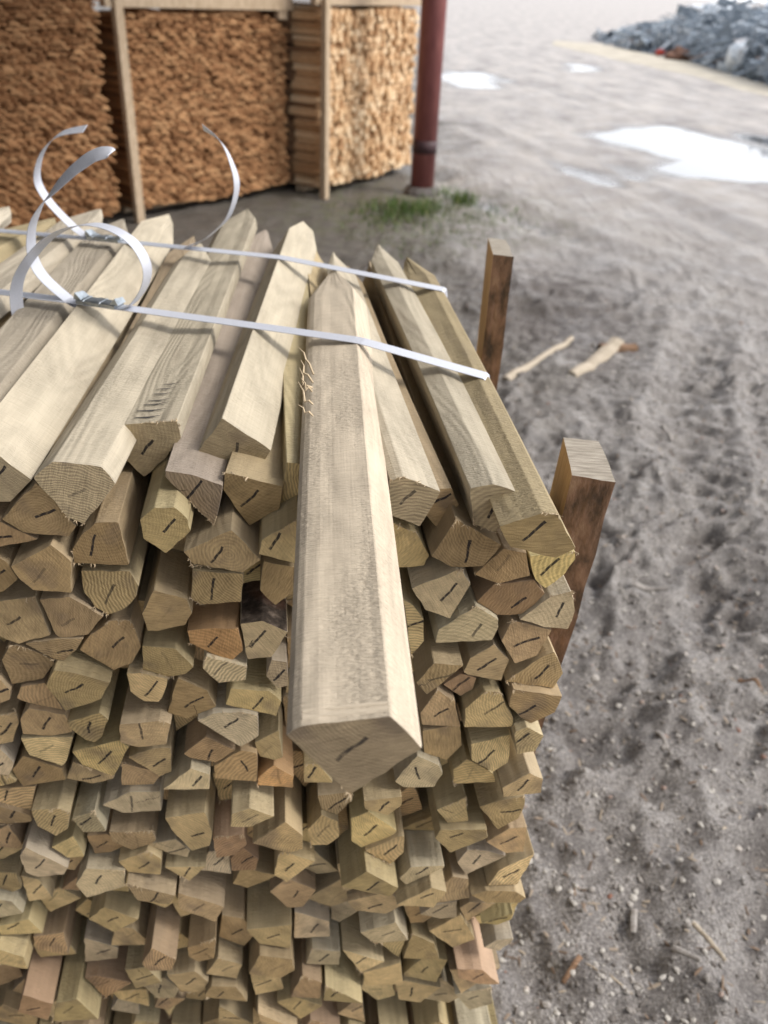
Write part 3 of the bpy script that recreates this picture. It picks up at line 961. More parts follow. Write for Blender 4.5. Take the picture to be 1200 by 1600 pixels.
def ground_h(X, Y):
    near = np.exp(-np.maximum(0, np.hypot(X - 0.8, Y - 1.6) - 1.4) / 4.5)
    wx = X + 0.10 * fbm(X, Y, 0.5, 40); wy = Y + 0.10 * fbm(X, Y, 0.5, 50)
    h = 0.034 * fbm(X, Y, 1.1, 1, 3) * (0.35 + 0.65 * near)
    rx, ry = wx * 0.80 - wy * 0.60, wx * 0.60 + wy * 0.80
    rid = 1 - np.abs(fbm(rx, ry * 0.45, 0.16, 3, 3)) * 3.2
    h += 0.046 * np.clip(rid, -0.6, 1) * near * np.clip(0.45 + 1.1 * fbm(X, Y, 0.6, 70, 2), 0.05, 1)
    h += 0.030 * fbm(wx, wy, 0.15, 5, 3) * near
    h += (0.018 * fbm(wx, wy, 0.052, 9, 2) - 0.020 * np.abs(fbm(wx, wy, 0.085, 13, 2))) * near
    # wheel ruts that cross the yard
    for (ax, ay, bx, by, wd, dp) in ((0.75, 0.6, 1.9, 5.2, 0.13, 0.045), (1.45, 0.4, 3.1, 4.8, 0.15, 0.04), (2.2, 6.0, -0.8, 11.5, 0.2, 0.03), (3.6, 6.2, 0.9, 13.5, 0.2, 0.03), (6, 9, 1.5, 24, .3, .03)):
        L = math.hypot(bx - ax, by - ay); ux, uy = (bx - ax) / L, (by - ay) / L
        s = (X - ax) * ux + (Y - ay) * uy; c = -(X - ax) * uy + (Y - ay) * ux + 0.10 * np.sin(s * 1.3 + ax) + 0.06 * fbm(X, Y, 0.4, 21, 2)
        en = np.clip((s + 0.3) / 0.6, 0, 1) * np.clip((L + 0.3 - s) / 0.6, 0, 1)
        lug = 0.5 + 0.5 * np.sin(s * 2 * math.pi / 0.16 + np.abs(c) * 26)
        h += en * (-dp * np.exp(-(c / wd) ** 2) + dp * 0.6 * np.exp(-((np.abs(c) - wd * 1.7) / (wd * 0.55)) ** 2) + 0.026 * lug * np.exp(-(c / wd) ** 4) * near)
    for P in pud:
        m = (np.abs(X - P[:, 0].mean()) < 8) & (np.abs(Y - P[:, 1].mean()) < 10)
        if m.any():
            d = poly_sdf(X[m], Y[m], P) + 0.42 * fbm(X[m], Y[m], 0.9, 33, 4)
            h[m] = h[m] * np.clip(0.3 + d * 0.7, 0.3, 1) - 0.085 * np.clip(0.62 - d / 1.2, 0, 1) + 0.014 * fbm(X[m], Y[m], 0.45, 77, 2) * np.clip(0.9 - d / 1.3, 0, 1)
    far = np.clip((np.hypot(X, Y) - 30) / 60, 0, 1)
    return h * (1 - far)

def axis(lo, hi, f0, f1, st, g):
    a = list(np.arange(f0, f1, st))
    s = st
    while a[-1] < hi: s *= g; a.append(a[-1] + s)
    s = st; b = [f0]
    while b[-1] > lo: s *= g; b.append(b[-1] - s)
    return np.array(b[:0:-1] + a)
gx = axis(-600, 900, 0.15, 2.6, 0.011, 1.035); gy = axis(-400, 2600, 0.45, 4.4, 0.011, 1.028)
GX, GY = np.meshgrid(gx, gy)
GZ = ground_h(GX, GY)
nx, ny = len(gx), len(gy)
me = bpy.data.meshes.new('ground')
me.vertices.add(nx * ny)
me.vertices.foreach_set('co', np.stack([GX, GY, GZ], -1).ravel())
ii = np.arange((nx - 1) * (ny - 1)); r_, c_ = ii // (nx - 1), ii % (nx - 1)
q0 = r_ * nx + c_
quads = np.stack([q0, q0 + 1, q0 + nx + 1, q0 + nx], -1)
me.loops.add(quads.size); me.loops.foreach_set('vertex_index', quads.ravel())
me.polygons.add(len(quads)); me.polygons.foreach_set('loop_start', np.arange(len(quads)) * 4)
me.polygons.foreach_set('use_smooth', np.ones(len(quads), bool))
me.update(calc_edges=True)

def m_ground():
    m = NT('muddy_yard')
    pos = m.n('ShaderNodeNewGeometry').outputs['Position']
    sp = m.n('ShaderNodeSeparateXYZ', i_0=pos)
    big = m.noise(pos, 0.9, 4, 0.6); mid = m.noise(pos, 9, 5, 0.65); fin = m.noise(pos, 120, 3, 0.7); grit = m.noise(pos, 420, 2, 0.6)
    mud = m.ramp(m.math('ADD', m.math('MULTIPLY', mid, 0.30), m.math('ADD', m.math('MULTIPLY', fin, 0.40), m.math('MULTIPLY', grit, 0.30))), [(0.38, (0.085, 0.075, 0.070)), (0.5, (0.215, 0.198, 0.186)), (0.60, (0.44, 0.415, 0.39))])
    vor = m.n('ShaderNodeTexVoronoi', feature='F1'); m.set(vor.inputs['Vector'], pos); vor.inputs['Scale'].default_value = 95
    peb = m.math('MULTIPLY', m.ramp(vor.outputs['Distance'], [(0.28, 1.0), (0.40, 0.0)]), m.ramp(mid, [(0.42, 0.1), (0.62, 1.0)]))
    pc = m.mix(m.n('ShaderNodeSeparateXYZ', i_0=vor.outputs['Color']).outputs[0], (0.12, 0.105, 0.095), (0.50, 0.46, 0.41))
    col = m.mix(m.math('MULTIPLY', peb, 0.9), mud, pc)
    # the yard beyond is paler sand
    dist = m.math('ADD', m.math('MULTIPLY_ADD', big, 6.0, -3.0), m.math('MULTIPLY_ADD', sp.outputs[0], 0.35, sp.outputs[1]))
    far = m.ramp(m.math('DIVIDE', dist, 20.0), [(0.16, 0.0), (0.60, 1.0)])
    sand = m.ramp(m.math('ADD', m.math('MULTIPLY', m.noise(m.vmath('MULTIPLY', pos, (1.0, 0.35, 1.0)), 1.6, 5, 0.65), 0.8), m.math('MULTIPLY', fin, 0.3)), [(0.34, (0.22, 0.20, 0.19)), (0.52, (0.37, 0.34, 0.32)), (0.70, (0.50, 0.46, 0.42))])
    far = m.math('MAXIMUM', far, m.ramp(sp.outputs[1], [(0.5, 1.0), (0.72, 0.0)]))   # unseen pale ground added before the pile to bounce light onto it
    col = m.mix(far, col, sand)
    # lower ground darkened by height, and one dark damp patch behind the pile
    lowz = m.ramp(m.math('MULTIPLY_ADD', sp.outputs[2], 8.0, 0.5), [(0.10, 0.5), (0.34, 0.0)])
    pd = m.vmath('DISTANCE', m.vmath('MULTIPLY', pos, (1.0, 0.7, 0.0)), (0.95, 3.75, 0.0))
    wp_ = m.math('MULTIPLY', m.ramp(m.math('ADD', pd, m.math('MULTIPLY_ADD', mid, 1.4, -0.7)), [(0.35, 0.8), (0.8, 0.0)]), 1.0)
    wet_low = m.math('MAXIMUM', lowz, wp_)
    col = m.mix(wet_low, col, m.mix(1.0, col, (0.36, 0.33, 0.32), 'MULTIPLY'))
    # moss and leaf bits round the shed post
    gm = m.vmath('DISTANCE', pos, (0.10, 7.9, 0.0))
    moss = m.math('MULTIPLY', m.ramp(m.math('DIVIDE', gm, 3.0), [(0.1, 1.0), (0.6, 0.0)]), m.ramp(m.noise(pos, 7, 4, 0.7), [(0.45, 0.0), (0.6, 0.8)]))
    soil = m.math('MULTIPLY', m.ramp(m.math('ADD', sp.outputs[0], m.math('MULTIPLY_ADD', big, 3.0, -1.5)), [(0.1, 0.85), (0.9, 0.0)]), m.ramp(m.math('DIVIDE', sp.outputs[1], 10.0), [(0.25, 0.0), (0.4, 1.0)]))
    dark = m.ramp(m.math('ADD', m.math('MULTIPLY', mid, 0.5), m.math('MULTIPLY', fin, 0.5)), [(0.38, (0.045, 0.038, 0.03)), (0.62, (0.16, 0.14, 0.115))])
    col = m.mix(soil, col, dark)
    col = m.mix(moss, col, (0.105, 0.115, 0.04))
    pool = m.math('MULTIPLY', m.ramp(m.math('MULTIPLY_ADD', sp.outputs[2], 10.0, 0.6), [(0.08, 1.0), (0.36, 0.0)]), m.ramp(m.math('DIVIDE', sp.outputs[1], 10.0), [(0.6, 0.0), (0.75, 1.0)]))
    col = m.mix(pool, col, (0.09, 0.08, 0.07))
    rough = m.math('MULTIPLY', m.ramp(m.noise(pos, 3.0, 3, 0.6), [(0.35, 0.45), (0.65, 0.9)]), m.math('MULTIPLY_ADD', pool, -0.75, 1.0))
    hh = m.math('ADD', m.math('MULTIPLY', fin, 0.7), m.math('MULTIPLY', grit, 0.35))
    hh = m.math('ADD', hh, m.math('MULTIPLY', peb, 0.5))
    return m.fin(col, rough, m.bump(m.math('MULTIPLY', hh, m.math('MULTIPLY_ADD', pool, -0.9, 1.0)), 1.0, 0.011), 0.35)
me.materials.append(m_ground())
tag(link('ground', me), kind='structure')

def height(x, y): return float(ground_h(np.array([[x]]), np.array([[y]]))[0, 0])

mw = NT('puddle_water')
pw = mw.n('ShaderNodeNewGeometry').outputs['Position']
mw.bsdf.inputs['IOR'].default_value = 1.33
M['water'] = mw.fin((0.05, 0.045, 0.04), 0.06, mw.bump(mw.noise(pw, 6, 2, 0.5), 0.03, 0.01), 0.5)
for P in pud:
    c = P.mean(0); mb = MB()
    Q = [c + (q - c) * (1 + 0.9 / max(0.3, np.linalg.norm(q - c))) for q in hull(P)]
    vs = [(q[0], q[1], -0.052 - 0.003 * len([o for o in scene.objects if o.name.startswith('puddle')])) for q in Q]
    mb.add(vs, [tuple(range(len(vs)))])
    tag(mb.build('puddle', M['water']), kind='structure')

# ------------------------------------------------------------------ gravel and litter lying on the mud
def ico(sub=1):
    bm = bmesh.new(); bmesh.ops.create_icosphere(bm, subdivisions=sub, radius=1.0)
    v = np.array([q.co[:] for q in bm.verts]); f = np.array([[q.index for q in p.verts] for p in bm.faces]); bm.free()
    return v, f
IV, IF = ico(1)
def scatter(name, n, region, size, squash, mat, elong=1.0, seed=1, sink=0.3):
    r = np.random.default_rng(seed)
    V, Fs = [], []
    pts = region(r, n)
    hz = ground_h(pts[:, 0][None, :], pts[:, 1][None, :])[0]
    for i, (x, y) in enumerate(pts):
        s = size(r, x, y)
        v = IV * (1 + r.uniform(-.28, .28, (len(IV), 1)))
        v = v * np.array([s * elong * r.uniform(.7, 1.3), s * r.uniform(.6, 1.1), s * squash * r.uniform(.6, 1.2)])
        a, b = r.uniform(0, 6.28), r.uniform(-.35, .35)
        Rz = np.array([[math.cos(a), -math.sin(a), 0], [math.sin(a), math.cos(a), 0], [0, 0, 1]])
        Ry = np.array([[math.cos(b), 0, math.sin(b)], [0, 1, 0], [-math.sin(b), 0, math.cos(b)]])
        v = v @ Ry.T @ Rz.T + np.array([x, y, hz[i] + s * squash * (0.6 - sink)])
        Fs.append(IF + len(V) * len(IV)); V.append(v)
    V = np.concatenate(V); Fs = np.concatenate(Fs)
    me = bpy.data.meshes.new(name); me.from_pydata(V.tolist(), [], Fs.tolist()); me.materials.append(mat)
    me.update()
    return tag(link(name, me), kind='stuff')
def reg_near(r, n):
    out = []
    while len(out) < n:
        x, y = r.uniform(0.2, 3.2), r.uniform(0.5, 5.5)
        if r.random() > np.exp(-(y - 0.5) / 2.0): continue
        if r.random() > 0.35 + 0.65 * vnoise(np.array(x * 2.2), np.array(y * 2.2), 5): continue
        if x < 0.30 and y < 1.9: continue
        out.append((x, y))
    return np.array(out)
def vary(name, stops):
    m = NT(name); g = m.n('ShaderNodeNewGeometry'); 
    col = m.ramp(g.outputs['Random Per Island'], stops)
    a = m.noise(g.outputs['Position'], 260, 3, 0.6)
    col = m.mix(m.ramp(a, [(0.4, 0.0), (0.7, 0.45)]), col, (0.10, 0.09, 0.08))
    return m.fin(col, 0.8, m.bump(a, 0.5, 0.002), 0.3)
M['gravel'] = vary('gravel', [(0.0, (0.12, 0.105, 0.095)), (0.4, (0.24, 0.22, 0.20)), (0.7, (0.38, 0.35, 0.32)), (0.95, (0.55, 0.52, 0.47)), (1.0, (0.25, 0.12, 0.08))])
M['chips'] = vary('wood_chips', [(0.0, (0.10, 0.07, 0.05)), (0.4, (0.22, 0.15, 0.10)), (0.7, (0.32, 0.26, 0.20)), (1.0, (0.45, 0.38, 0.29))])
scatter('gravel', 17000, reg_near, lambda r, x, y: 0.0022 + 0.0075 * r.random() ** 2.6 + (0.005 if r.random() < .04 else 0), 0.75, M['gravel'], 1.0, 3)
scatter('wood_litter', 1900, reg_near, lambda r, x, y: 0.0026 + 0.002 * r.random(), 0.55, M['chips'], 4.2, 4)

# ------------------------------------------------------------------ upright bearer posts beside the pile
M['postwood'] = mat_plain('old_post_wood', (0.42, 0.25, 0.12), (0.62, 0.42, 0.23), 26, 0.7, 0, 0.001, 0.3, 4, False, (6, 6, 0.6))
M['posttop'] = mat_plain('weathered_end', (0.22, 0.19, 0.15), (0.46, 0.41, 0.34), 40, 0.85, 0, 0.002, 0.2, 4, False, (1, 9, 1))
def m_postbark():
    m = NT('peeling_bark')
    tc = m.n('ShaderNodeTexCoord').outputs['Object']
    s = m.vmath('MULTIPLY', tc, (1, 1, 0.45))
    a = m.noise(s, 38, 5, 0.65); b = m.noise(s, 110, 3, 0.6)
    col = m.ramp(a, [(0.34, (0.045, 0.030, 0.02)), (0.45, (0.14, 0.08, 0.045)), (0.56, (0.24, 0.135, 0.08)), (0.74, (0.36, 0.23, 0.14))])
    return m.fin(col, 0.62, m.bump(m.math('ADD', a, m.math('MULTIPLY', b, .4)), 0.9, 0.006), 0.35)
M['postbark'] = m_postbark()
def bearer(name_pts, ztop, lean, label, wane):
    """square post: front-left, front-right, back-right, back-left corners in plan at the top"""
    P = [Vector((x, y, ztop)) for x, y in name_pts]
    c = sum(P, Vector()) / 4
    base = Vector((c.x - lean[0], c.y - lean[1], 0))
    root = empty('upright_post', (base.x, base.y, 0))
    rows = []; K = 26
    r = random.Random(int(abs(c.x) * 1e5))
    for k in range(K + 1):
        t = k / K; z = ztop * t
        row = []
        for i in range(4):
            for j in range(5):
                q = P[i].lerp(P[(i + 1) % 4], j / 5)
                q = (q - c) * (0.78 + 0.22 * t)
                if i in (0, 1):
                    q = q + Vector((1, -0.6, 0)).normalized() * (wane * (math.sin(t * 23 + j) * .35 + r.uniform(-.5, .5)) * (1 if 0 < j or i == 1 else .4))
                row.append(Vector((q.x + c.x - lean[0] * (1 - t) - base.x, q.y + c.y - lean[1] * (1 - t) - base.y, z)))
        rows.append(row)
    n = 20; mb = MB(); mk = MB()
    vs = [q for row in rows for q in row]
    fl = [(k * n + i, k * n + (i + 1) % n, (k + 1) * n + (i + 1) % n, (k + 1) * n + i) for k in range(K) for i in range(n) if i >= 10]
    fb = [(k * n + i, k * n + (i + 1) % n, (k + 1) * n + (i + 1) % n, (k + 1) * n + i) for k in range(K) for i in range(n) if i < 10]
    mb.add(vs, fl); mb.add(vs[-n:], [tuple(range(n))], 1)
    body = mb.build('body', [M['postwood'], M['posttop']], root)
    mk.add(vs, fb); mk.build('bark', M['postbark'], root)
    tag(root, label, 'post', 'upright posts that hold the pile')
    return root
bearer([(0.211, .823), (0.259, .812), (0.257, .912), (0.215, .917)], 1.288, (0.075, 0.0), 'dark bark-faced wooden post with a grey sawn top, beside the nearer pile corner', 0.005)
bearer([(0.158, 1.402), (0.192, 1.395), (0.188, 1.50), (0.158, 1.51)], 1.375, (-0.005, 0.0), 'slimmer reddish brown post standing behind, next to the far stake tips', 0.003)

# ------------------------------------------------------------------ single bits of wood on the mud
M['bitwood'] = mat_plain('pale_scrap_wood', (0.33, 0.27, 0.20), (0.55, 0.48, 0.38), 30, 0.8, 0, 0.001, 0.2, 4, False, (1, 8, 8))
M['bitdark'] = mat_plain('dark_scrap_wood', (0.12, 0.075, 0.05), (0.28, 0.17, 0.10), 30, 0.8, 0, 0.001, 0.2, 4, False, (1, 8, 8))
M['bitgrey'] = mat_plain('grey_scrap_wood', (0.24, 0.22, 0.20), (0.42, 0.39, 0.36), 30, 0.8, 0, 0.001, 0.2, 4, False, (1, 8, 8))
def slab(name, a, b, w0, w1, th, mat, label, cat, curl=0.0):
    A, B = at_z(*a, 0), at_z(*b, 0)
    A = Vector((A[0], A[1], 0)); B = Vector((B[0], B[1], 0))
    d = (B - A); L = d.length; d.normalize(); w = Vector((-d.y, d.x, 0))
    n = 9; vs = []; c = (A + B) / 2
    for i in range(n):
        t = i / (n - 1); q = A.lerp(B, t)
        hw = (w0 + (w1 - w0) * t) / 2 * random.uniform(.85, 1.1)
        z = max(height(q.x + w.x * s * hw, q.y + w.y * s * hw) for s in (-1, 0, 1)) - th * .3 + curl * (t - .3) ** 2
        for s, u in ((-1, 0), (1, 0), (1, 1), (.1, 1.25), (-1, .8)):
            vs.append(q + w * s * hw * (1 if u == 0 else .82) + Vector((0, 0, z + u * th)) - c)
    m = 5
    fs = [(i * m + j, i * m + (j + 1) % m, (i + 1) * m + (j + 1) % m, (i + 1) * m + j) for i in range(n - 1) for j in range(m)]
    fs += [tuple(range(m - 1, -1, -1)), tuple((n - 1) * m + j for j in range(m))]
    mb = MB(); mb.add(vs, fs)
    return tag(mb.build(name, mat, None, False, c), label, cat)
slab('wood_offcut', (790, 600), (893, 532), .045, .03, .018, M['bitwood'], 'long pale slat lying on the mud behind the pile\'s slim upright post', 'offcut')
slab('wood_offcut', (893, 592), (962, 546), .06, .10, .022, M['bitwood'], 'broken pale wedge of wood with one splayed end, out on the mud', 'offcut', .05)
slab('bark_slab', (938, 552), (992, 548), .09, .07, .03, M['bitdark'], 'brown bark slab lying against the broken pale wedge', 'bark')
slab('wood_offcut', (1078, 1452), (1128, 1512), .011, .009, .006, M['bitwood'], 'thin pale stick, largest of those in the gravel at bottom right', 'offcut')
slab('wood_offcut', (1046, 1490), (1085, 1520), .014, .010, .006, M['bitgrey'], 'short greyish splinter beside the thin pale stick', 'offcut')
slab('wood_offcut', (992, 1420), (990, 1456), .016, .015, .007, M['bitgrey'], 'small rectangular grey chip standing out in the gravel', 'offcut')
slab('wood_offcut', (1022, 1158), (1038, 1192), .014, .010, .006, M['bitgrey'], 'pale slender chip on the bare mud ridge halfway down', 'offcut')
slab('wood_offcut', (1155, 1060), (1190, 1080), .02, .012, .008, M['bitdark'], 'reddish brown chip on the mud near the right picture border', 'offcut')
slab('wood_offcut', (880, 1535), (905, 1500), .010, .014, .006, M['bitdark'], 'brown stick among pebbles close to the pile\'s foot', 'offcut')
slab('wood_offcut', (985, 920), (1040, 935), .03, .02, .01, M['bitgrey'], 'flat grey slip of wood on the churned mud right of the bark-faced post', 'offcut')
slab('wood_offcut', (1035, 668), (1052, 690), .02, .02, .01, M['bitgrey'], 'tiny grey chip in the gravel beyond the bark-faced post', 'offcut')

# ------------------------------------------------------------------ stake bundles under the shed
def m_bundle(name, c1, c2, c3):
    m = NT(name); g = m.n('ShaderNodeNewGeometry'); info = m.n('ShaderNodeObjectInfo')
    rr = m.math('FRACT', m.math('ADD', g.outputs['Random Per Island'], info.outputs['Random']))
    a = m.noise(m.n('ShaderNodeTexCoord').outputs['Object'], 35, 3, 0.6)
    col = m.ramp(m.math('ADD', m.math('MULTIPLY', rr, 0.65), m.math('MULTIPLY', a, 0.35)), [(0.2, c1), (0.5, c2), (0.85, c3)])
    return m.fin(col, 0.85, m.bump(a, 0.4, 0.003), 0.15)
M['brownpack'] = m_bundle('weathered_stakes', (0.25, 0.125, 0.058), (0.37, 0.20, 0.097), (0.50, 0.295, 0.15))
M['palepack'] = m_bundle('fresh_stakes', (0.42, 0.25, 0.13), (0.66, 0.45, 0.26), (0.80, 0.63, 0.42))
M['sidepack'] = mat_plain('stake_sides', (0.20, 0.115, 0.065), (0.33, 0.20, 0.115), 9, 0.85, 0, 0.002, 0.15, 4, False, (1, 1, 9))
M['lath'] = mat_plain('frame_timber', (0.40, 0.30, 0.20), (0.58, 0.46, 0.33), 14, 0.8, 0, 0.001, 0.2, 3, False, (4, 4, 1))

def tip_variant(r, w, h, pointed):
    """one stake end in the bundle's frame: x along the front, y into the pack, z up"""
    k = 6; prof = [(-.5, -.5), (.5, -.5), (.5, .1), (.22, .5), (-.22, .5), (-.5, .1)]
    prof = [(x * w * r.uniform(.9, 1.05), z * h * r.uniform(.9, 1.05)) for x, z in prof]
    sx, sz = w * r.uniform(.05, .42), -h * r.uniform(0, .3)
    ln = r.uniform(.02, .055)
    v = [(x, 0.34, z) for x, z in prof] + [(x, 0.0, z) for x, z in prof]
    if pointed: v += [(x * .22 + sx, -ln, z * .5 + sz) for x, z in prof]
    else: v += [(x * .97, -.003, z * .97) for x, z in prof]
    f = []
    for a in range(2):
        for i in range(k): f.append((a * k + i, a * k + (i + 1) % k, (a + 1) * k + (i + 1) % k, (a + 1) * k + i))
    f.append(tuple(2 * k + i for i in range(k)))
    f = [tuple(reversed(q)) for q in f]
    return np.array(v), f

def bundle(corner, e, width, top, cw, ch, pointed, mat, label, seed, depth=1.6, base=0.07, nin=None, proud=0.014, sag=0.0):
    """corner: left-hand front foot; e: unit direction along the front"""
    r = np.random.default_rng(seed); rr = random.Random(seed)
    ang = math.atan2(e[1], e[0])
    root = empty('stake_bundle', (corner[0], corner[1], 0), ang)
    var = [tip_variant(rr, cw, ch, pointed) for _ in range(9)]
    vme = []
    for v, f in var:
        m_ = bpy.data.meshes.new('stake'); m_.from_pydata(v.tolist(), [], f); m_.materials.append(mat); m_.update(); vme.append(m_)
    cells = []
    rowsn = int((2.2) / (ch * .93))
    for k in range(rowsn):
        z = base + ch * (0.5 + k * .93)
        x = cw * (0.5 + (k % 2) * .35)
        while x < width - cw * .3:
            xx = x + r.uniform(-.18, .18) * cw; zz = z + r.uniform(-.15, .15) * ch + 0.012 * math.sin(xx * 5 + k * .3)
            if zz + ch * .5 < top(xx): cells.append((xx, r.normal(0, proud), zz, int(r.integers(0, 9)), r.uniform(.85, 1.12), r.uniform(-.16, .16)))
            x += cw * r.uniform(.93, 1.08)
    # the hundred nearest stakes are parts of their own, the rest one mass
    cw_ = [np.hypot(corner[0] + e[0] * c[0], corner[1] + e[1] * c[0]) + 0.25 * abs(c[2] - 1.2) for c in cells]
    order = np.argsort(cw_)
    for i in order[:100]:
        x, y, z, k, s, t = cells[i]
        o = link('stake', vme[k], root, (x, y, z)); o.scale = (s, 1, s); o.rotation_euler = (0, t, 0)
    V, Fs, b = [], [], 0
    for i in order[100:]:
        x, y, z, k, s, t = cells[i]
        v, f = var[k]
        ct, st_ = math.cos(t), math.sin(t)
        q = v * np.array([s, 1, s]); q = np.stack([q[:, 0] * ct + q[:, 2] * st_, q[:, 1], -q[:, 0] * st_ + q[:, 2] * ct], -1) + np.array([x, y, z])
        V.append(q); Fs += [tuple(a + b for a in g) for g in f]; b += len(q)
    me = bpy.data.meshes.new('packed_stakes'); me.from_pydata(np.concatenate(V).tolist(), [], Fs); me.materials.append(mat); me.update()
    tag(link('packed_stakes', me, root), kind='stuff')
    # long sides of the stakes behind the ends, in five tied layers
    mb = MB(); nl = 5; zt = min(top(0.02), top(width * .5), top(width - .02)) - 0.02
    for k in range(nl):
        z0 = base + (zt - base) * k / nl; z1 = base + (zt - base) * (k + 1) / nl - 0.022
        m_ = 7
        for j in range(m_):
            za = z0 + (z1 - z0) * j / m_; zb_ = z0 + (z1 - z0) * (j + 1) / m_ - 0.002
            mb.box((width / 2 + r.uniform(-.012, .012), 0.10 + depth / 2, (za + zb_) / 2), width - 0.05, depth, zb_ - za, None, 0, 0.003)
    mb.build('stake_layers', M['sidepack'], root)
    for yb in (0.3, depth - 0.2):
        mb = MB(); mb.box((width / 2, yb, base / 2 - .005), width - .1, .09, base - 0.002, None, 0, .003); mb.build('bearer', M['lath'], root)
    tag(root, label, 'bundle', 'big bundles of stakes under the shed')
    return root

def upright(x0, y0, x1, z1, w, d, ang, name, parent):
    mb = MB(); mb.box((x0 + (x1 - x0) / 2, y0, z1 / 2), w, d, z1, Matrix.Rotation(0.0, 3, 'Z'), 0, .004)
    return mb.build(name, M['lath'], parent)

e3 = np.array([.482, .876]); e2 = np.array([.609, .793]); e1 = np.array([.64, .768])
c3 = np.array([-.74, 8.22]); c2 = np.array([-2.14, 6.99]); c1 = np.array([-2.24, 6.86]) - e1 * 1.75
b1 = bundle(c1, e1, 1.75, lambda x: 1.98 + .03 * math.sin(x * 6), .074, .033, True, M['brownpack'], 'brown bundle of pointed stakes cut off by the left picture edge', 3)
b2 = bundle(c2, e2, 1.74, lambda x: 1.50 - .16 * max(0, (x - 1.35) / .4) ** 2 - .05 * max(0, (.3 - x) / .3) ** 2, .074, .033, True, M['brownpack'], 'brown bundle of pointed stakes with a rounded shoulder, between the two frame uprights', 4)
b3 = bundle(c3, e3, 1.70, lambda x: 1.56, .062, .056, False, M['palepack'], 'paler bundle showing sawn stake ends, next to the red steel post', 5, proud=.018)
for rt, wd, x_u in ((b2, 1.74, -0.03), (b3, 1.70, -0.06)):
    mb = MB(); mb.box((x_u, -.06, .80), .068, .055, 1.60, None, 0, .004); mb.build('upright', M['lath'], rt)
    zt = 1.545 if rt is b2 else 1.60
    mb = MB(); mb.box((wd / 2 - .05, -.03 if rt is b2 else .02, zt), wd + .16, .06, .085, None, 0, .005); mb.build('top_rail', M['lath'], rt)
mb = MB(); mb.box((1.66, -.02, 1.51), .10, .05, .16, None, 0, .004); mb.build('rail_block', M['lath'], b2)
# the tier resting on the rails above the picture
for cc, ee, wd, lb in ((c2, e2, 1.7, 'upper brown bundle resting on the frame rail of the middle one'), (c3, e3, 1.65, 'upper brown bundle resting on the frame rail next to the red post')):
    t = bundle(cc, ee, wd, lambda x: 2.2, .074, .033, True, M['brownpack'], lb, int(wd * 100), base=1.66)
    for ch in list(t.children):
        if ch.name.startswith('bearer'): bpy.data.objects.remove(ch)

# ------------------------------------------------------------------ shed post and roof
def m_redpaint():
    m = NT('red_oxide_paint'); tc = m.n('ShaderNodeTexCoord').outputs['Object']
    a = m.noise(m.vmath('MULTIPLY', tc, (1, 1, .3)), 14, 4, 0.6)
    col = m.ramp(a, [(0.3, (0.17, 0.055, 0.055)), (0.55, (0.245, 0.085, 0.08)), (0.75, (0.31, 0.12, 0.11))])
    return m.fin(col, 0.5, m.bump(a, 0.2, 0.002), 0.4)
M['red'] = m_redpaint()
M['darkband'] = mat_plain('dark_worn_paint', (0.035, 0.018, 0.022), (0.075, 0.035, 0.04), 30, 0.6)
PX, PYY = 0.20, 8.63
root = empty('steel_post', (PX, PYY, 0))
mb = MB(); mb.tube([(0, 0, -.1), (0, 0, 4.0)], .115, 28); mb.build('pipe', M['red'], root, True)
mb = MB(); mb.tube([(0, 0, .375), (0, 0, .49)], .1185, 28); mb.build('collar', M['darkband'], root, True)
mb = MB(); mb.tube([(0, 0, -.05), (0, 0, .02), (0, 0, .07)], [.19, .18, .14], 14); mb.build('footing', mat_plain('rough_concrete', (.10, .09, .085), (.2, .18, .17), 30, .9, 0, .004), root)
tag(root, 'dark red painted round steel post with a darker band near its foot', 'post')

# grass at the foot of the post
def m_grass():
    m = NT('grass_blades'); g = m.n('ShaderNodeNewGeometry')
    col = m.ramp(g.outputs['Random Per Island'], [(0.0, (0.055, 0.10, 0.02)), (0.6, (0.085, 0.16, 0.03)), (0.9, (0.16, 0.19, 0.06)), (1.0, (0.28, 0.24, 0.12))])
    m.bsdf.inputs['Subsurface Weight'].default_value = 0
    return m.fin(col, 0.6, None, 0.25)
mb = MB(); r = random.Random(4)
tufts = [((628, 332), .30, 300, .10), ((665, 328), .22, 220, .09), ((720, 315), .16, 200, .11), ((690, 305), .15, 60, .10), ((600, 345), .3, 110, .05), ((735, 330), .35, 130, .06), ((640, 355), .6, 160, .05), ((770, 345), .4, 70, .05), ((600, 330), .3, 110, .07), ((655, 380), .5, 120, .04), ((570, 330), .35, 60, .05)]
for (x, y), sp, n, hgt in tufts:
    c = at_z(x, y, 0)
    for _ in range(n):
        q = Vector((c[0] + r.gauss(0, sp * .45), c[1] + r.gauss(0, sp * .6), 0)); q.z = 0.0
        a = r.uniform(0, 6.28); d = Vector((math.cos(a), math.sin(a), 0)); hh = hgt * r.uniform(.4, 1.3); w = Vector((-d.y, d.x, 0)) * .0035
        l = r.uniform(.2, .9) * hh; z0 = Vector((0, 0, -.01))
        mb.add([q - w + z0, q + w + z0, q + d * l * .4 + w * .8 + Vector((0, 0, hh * .6)), q + d * l * .4 - w * .8 + Vector((0, 0, hh * .6)), q + d * l + Vector((0, 0, hh * .9))], [(0, 1, 2, 3), (3, 2, 4)])
tag(mb.build('grass', m_grass()), 'tufts of short green grass round the red post', 'grass', None, 'stuff')

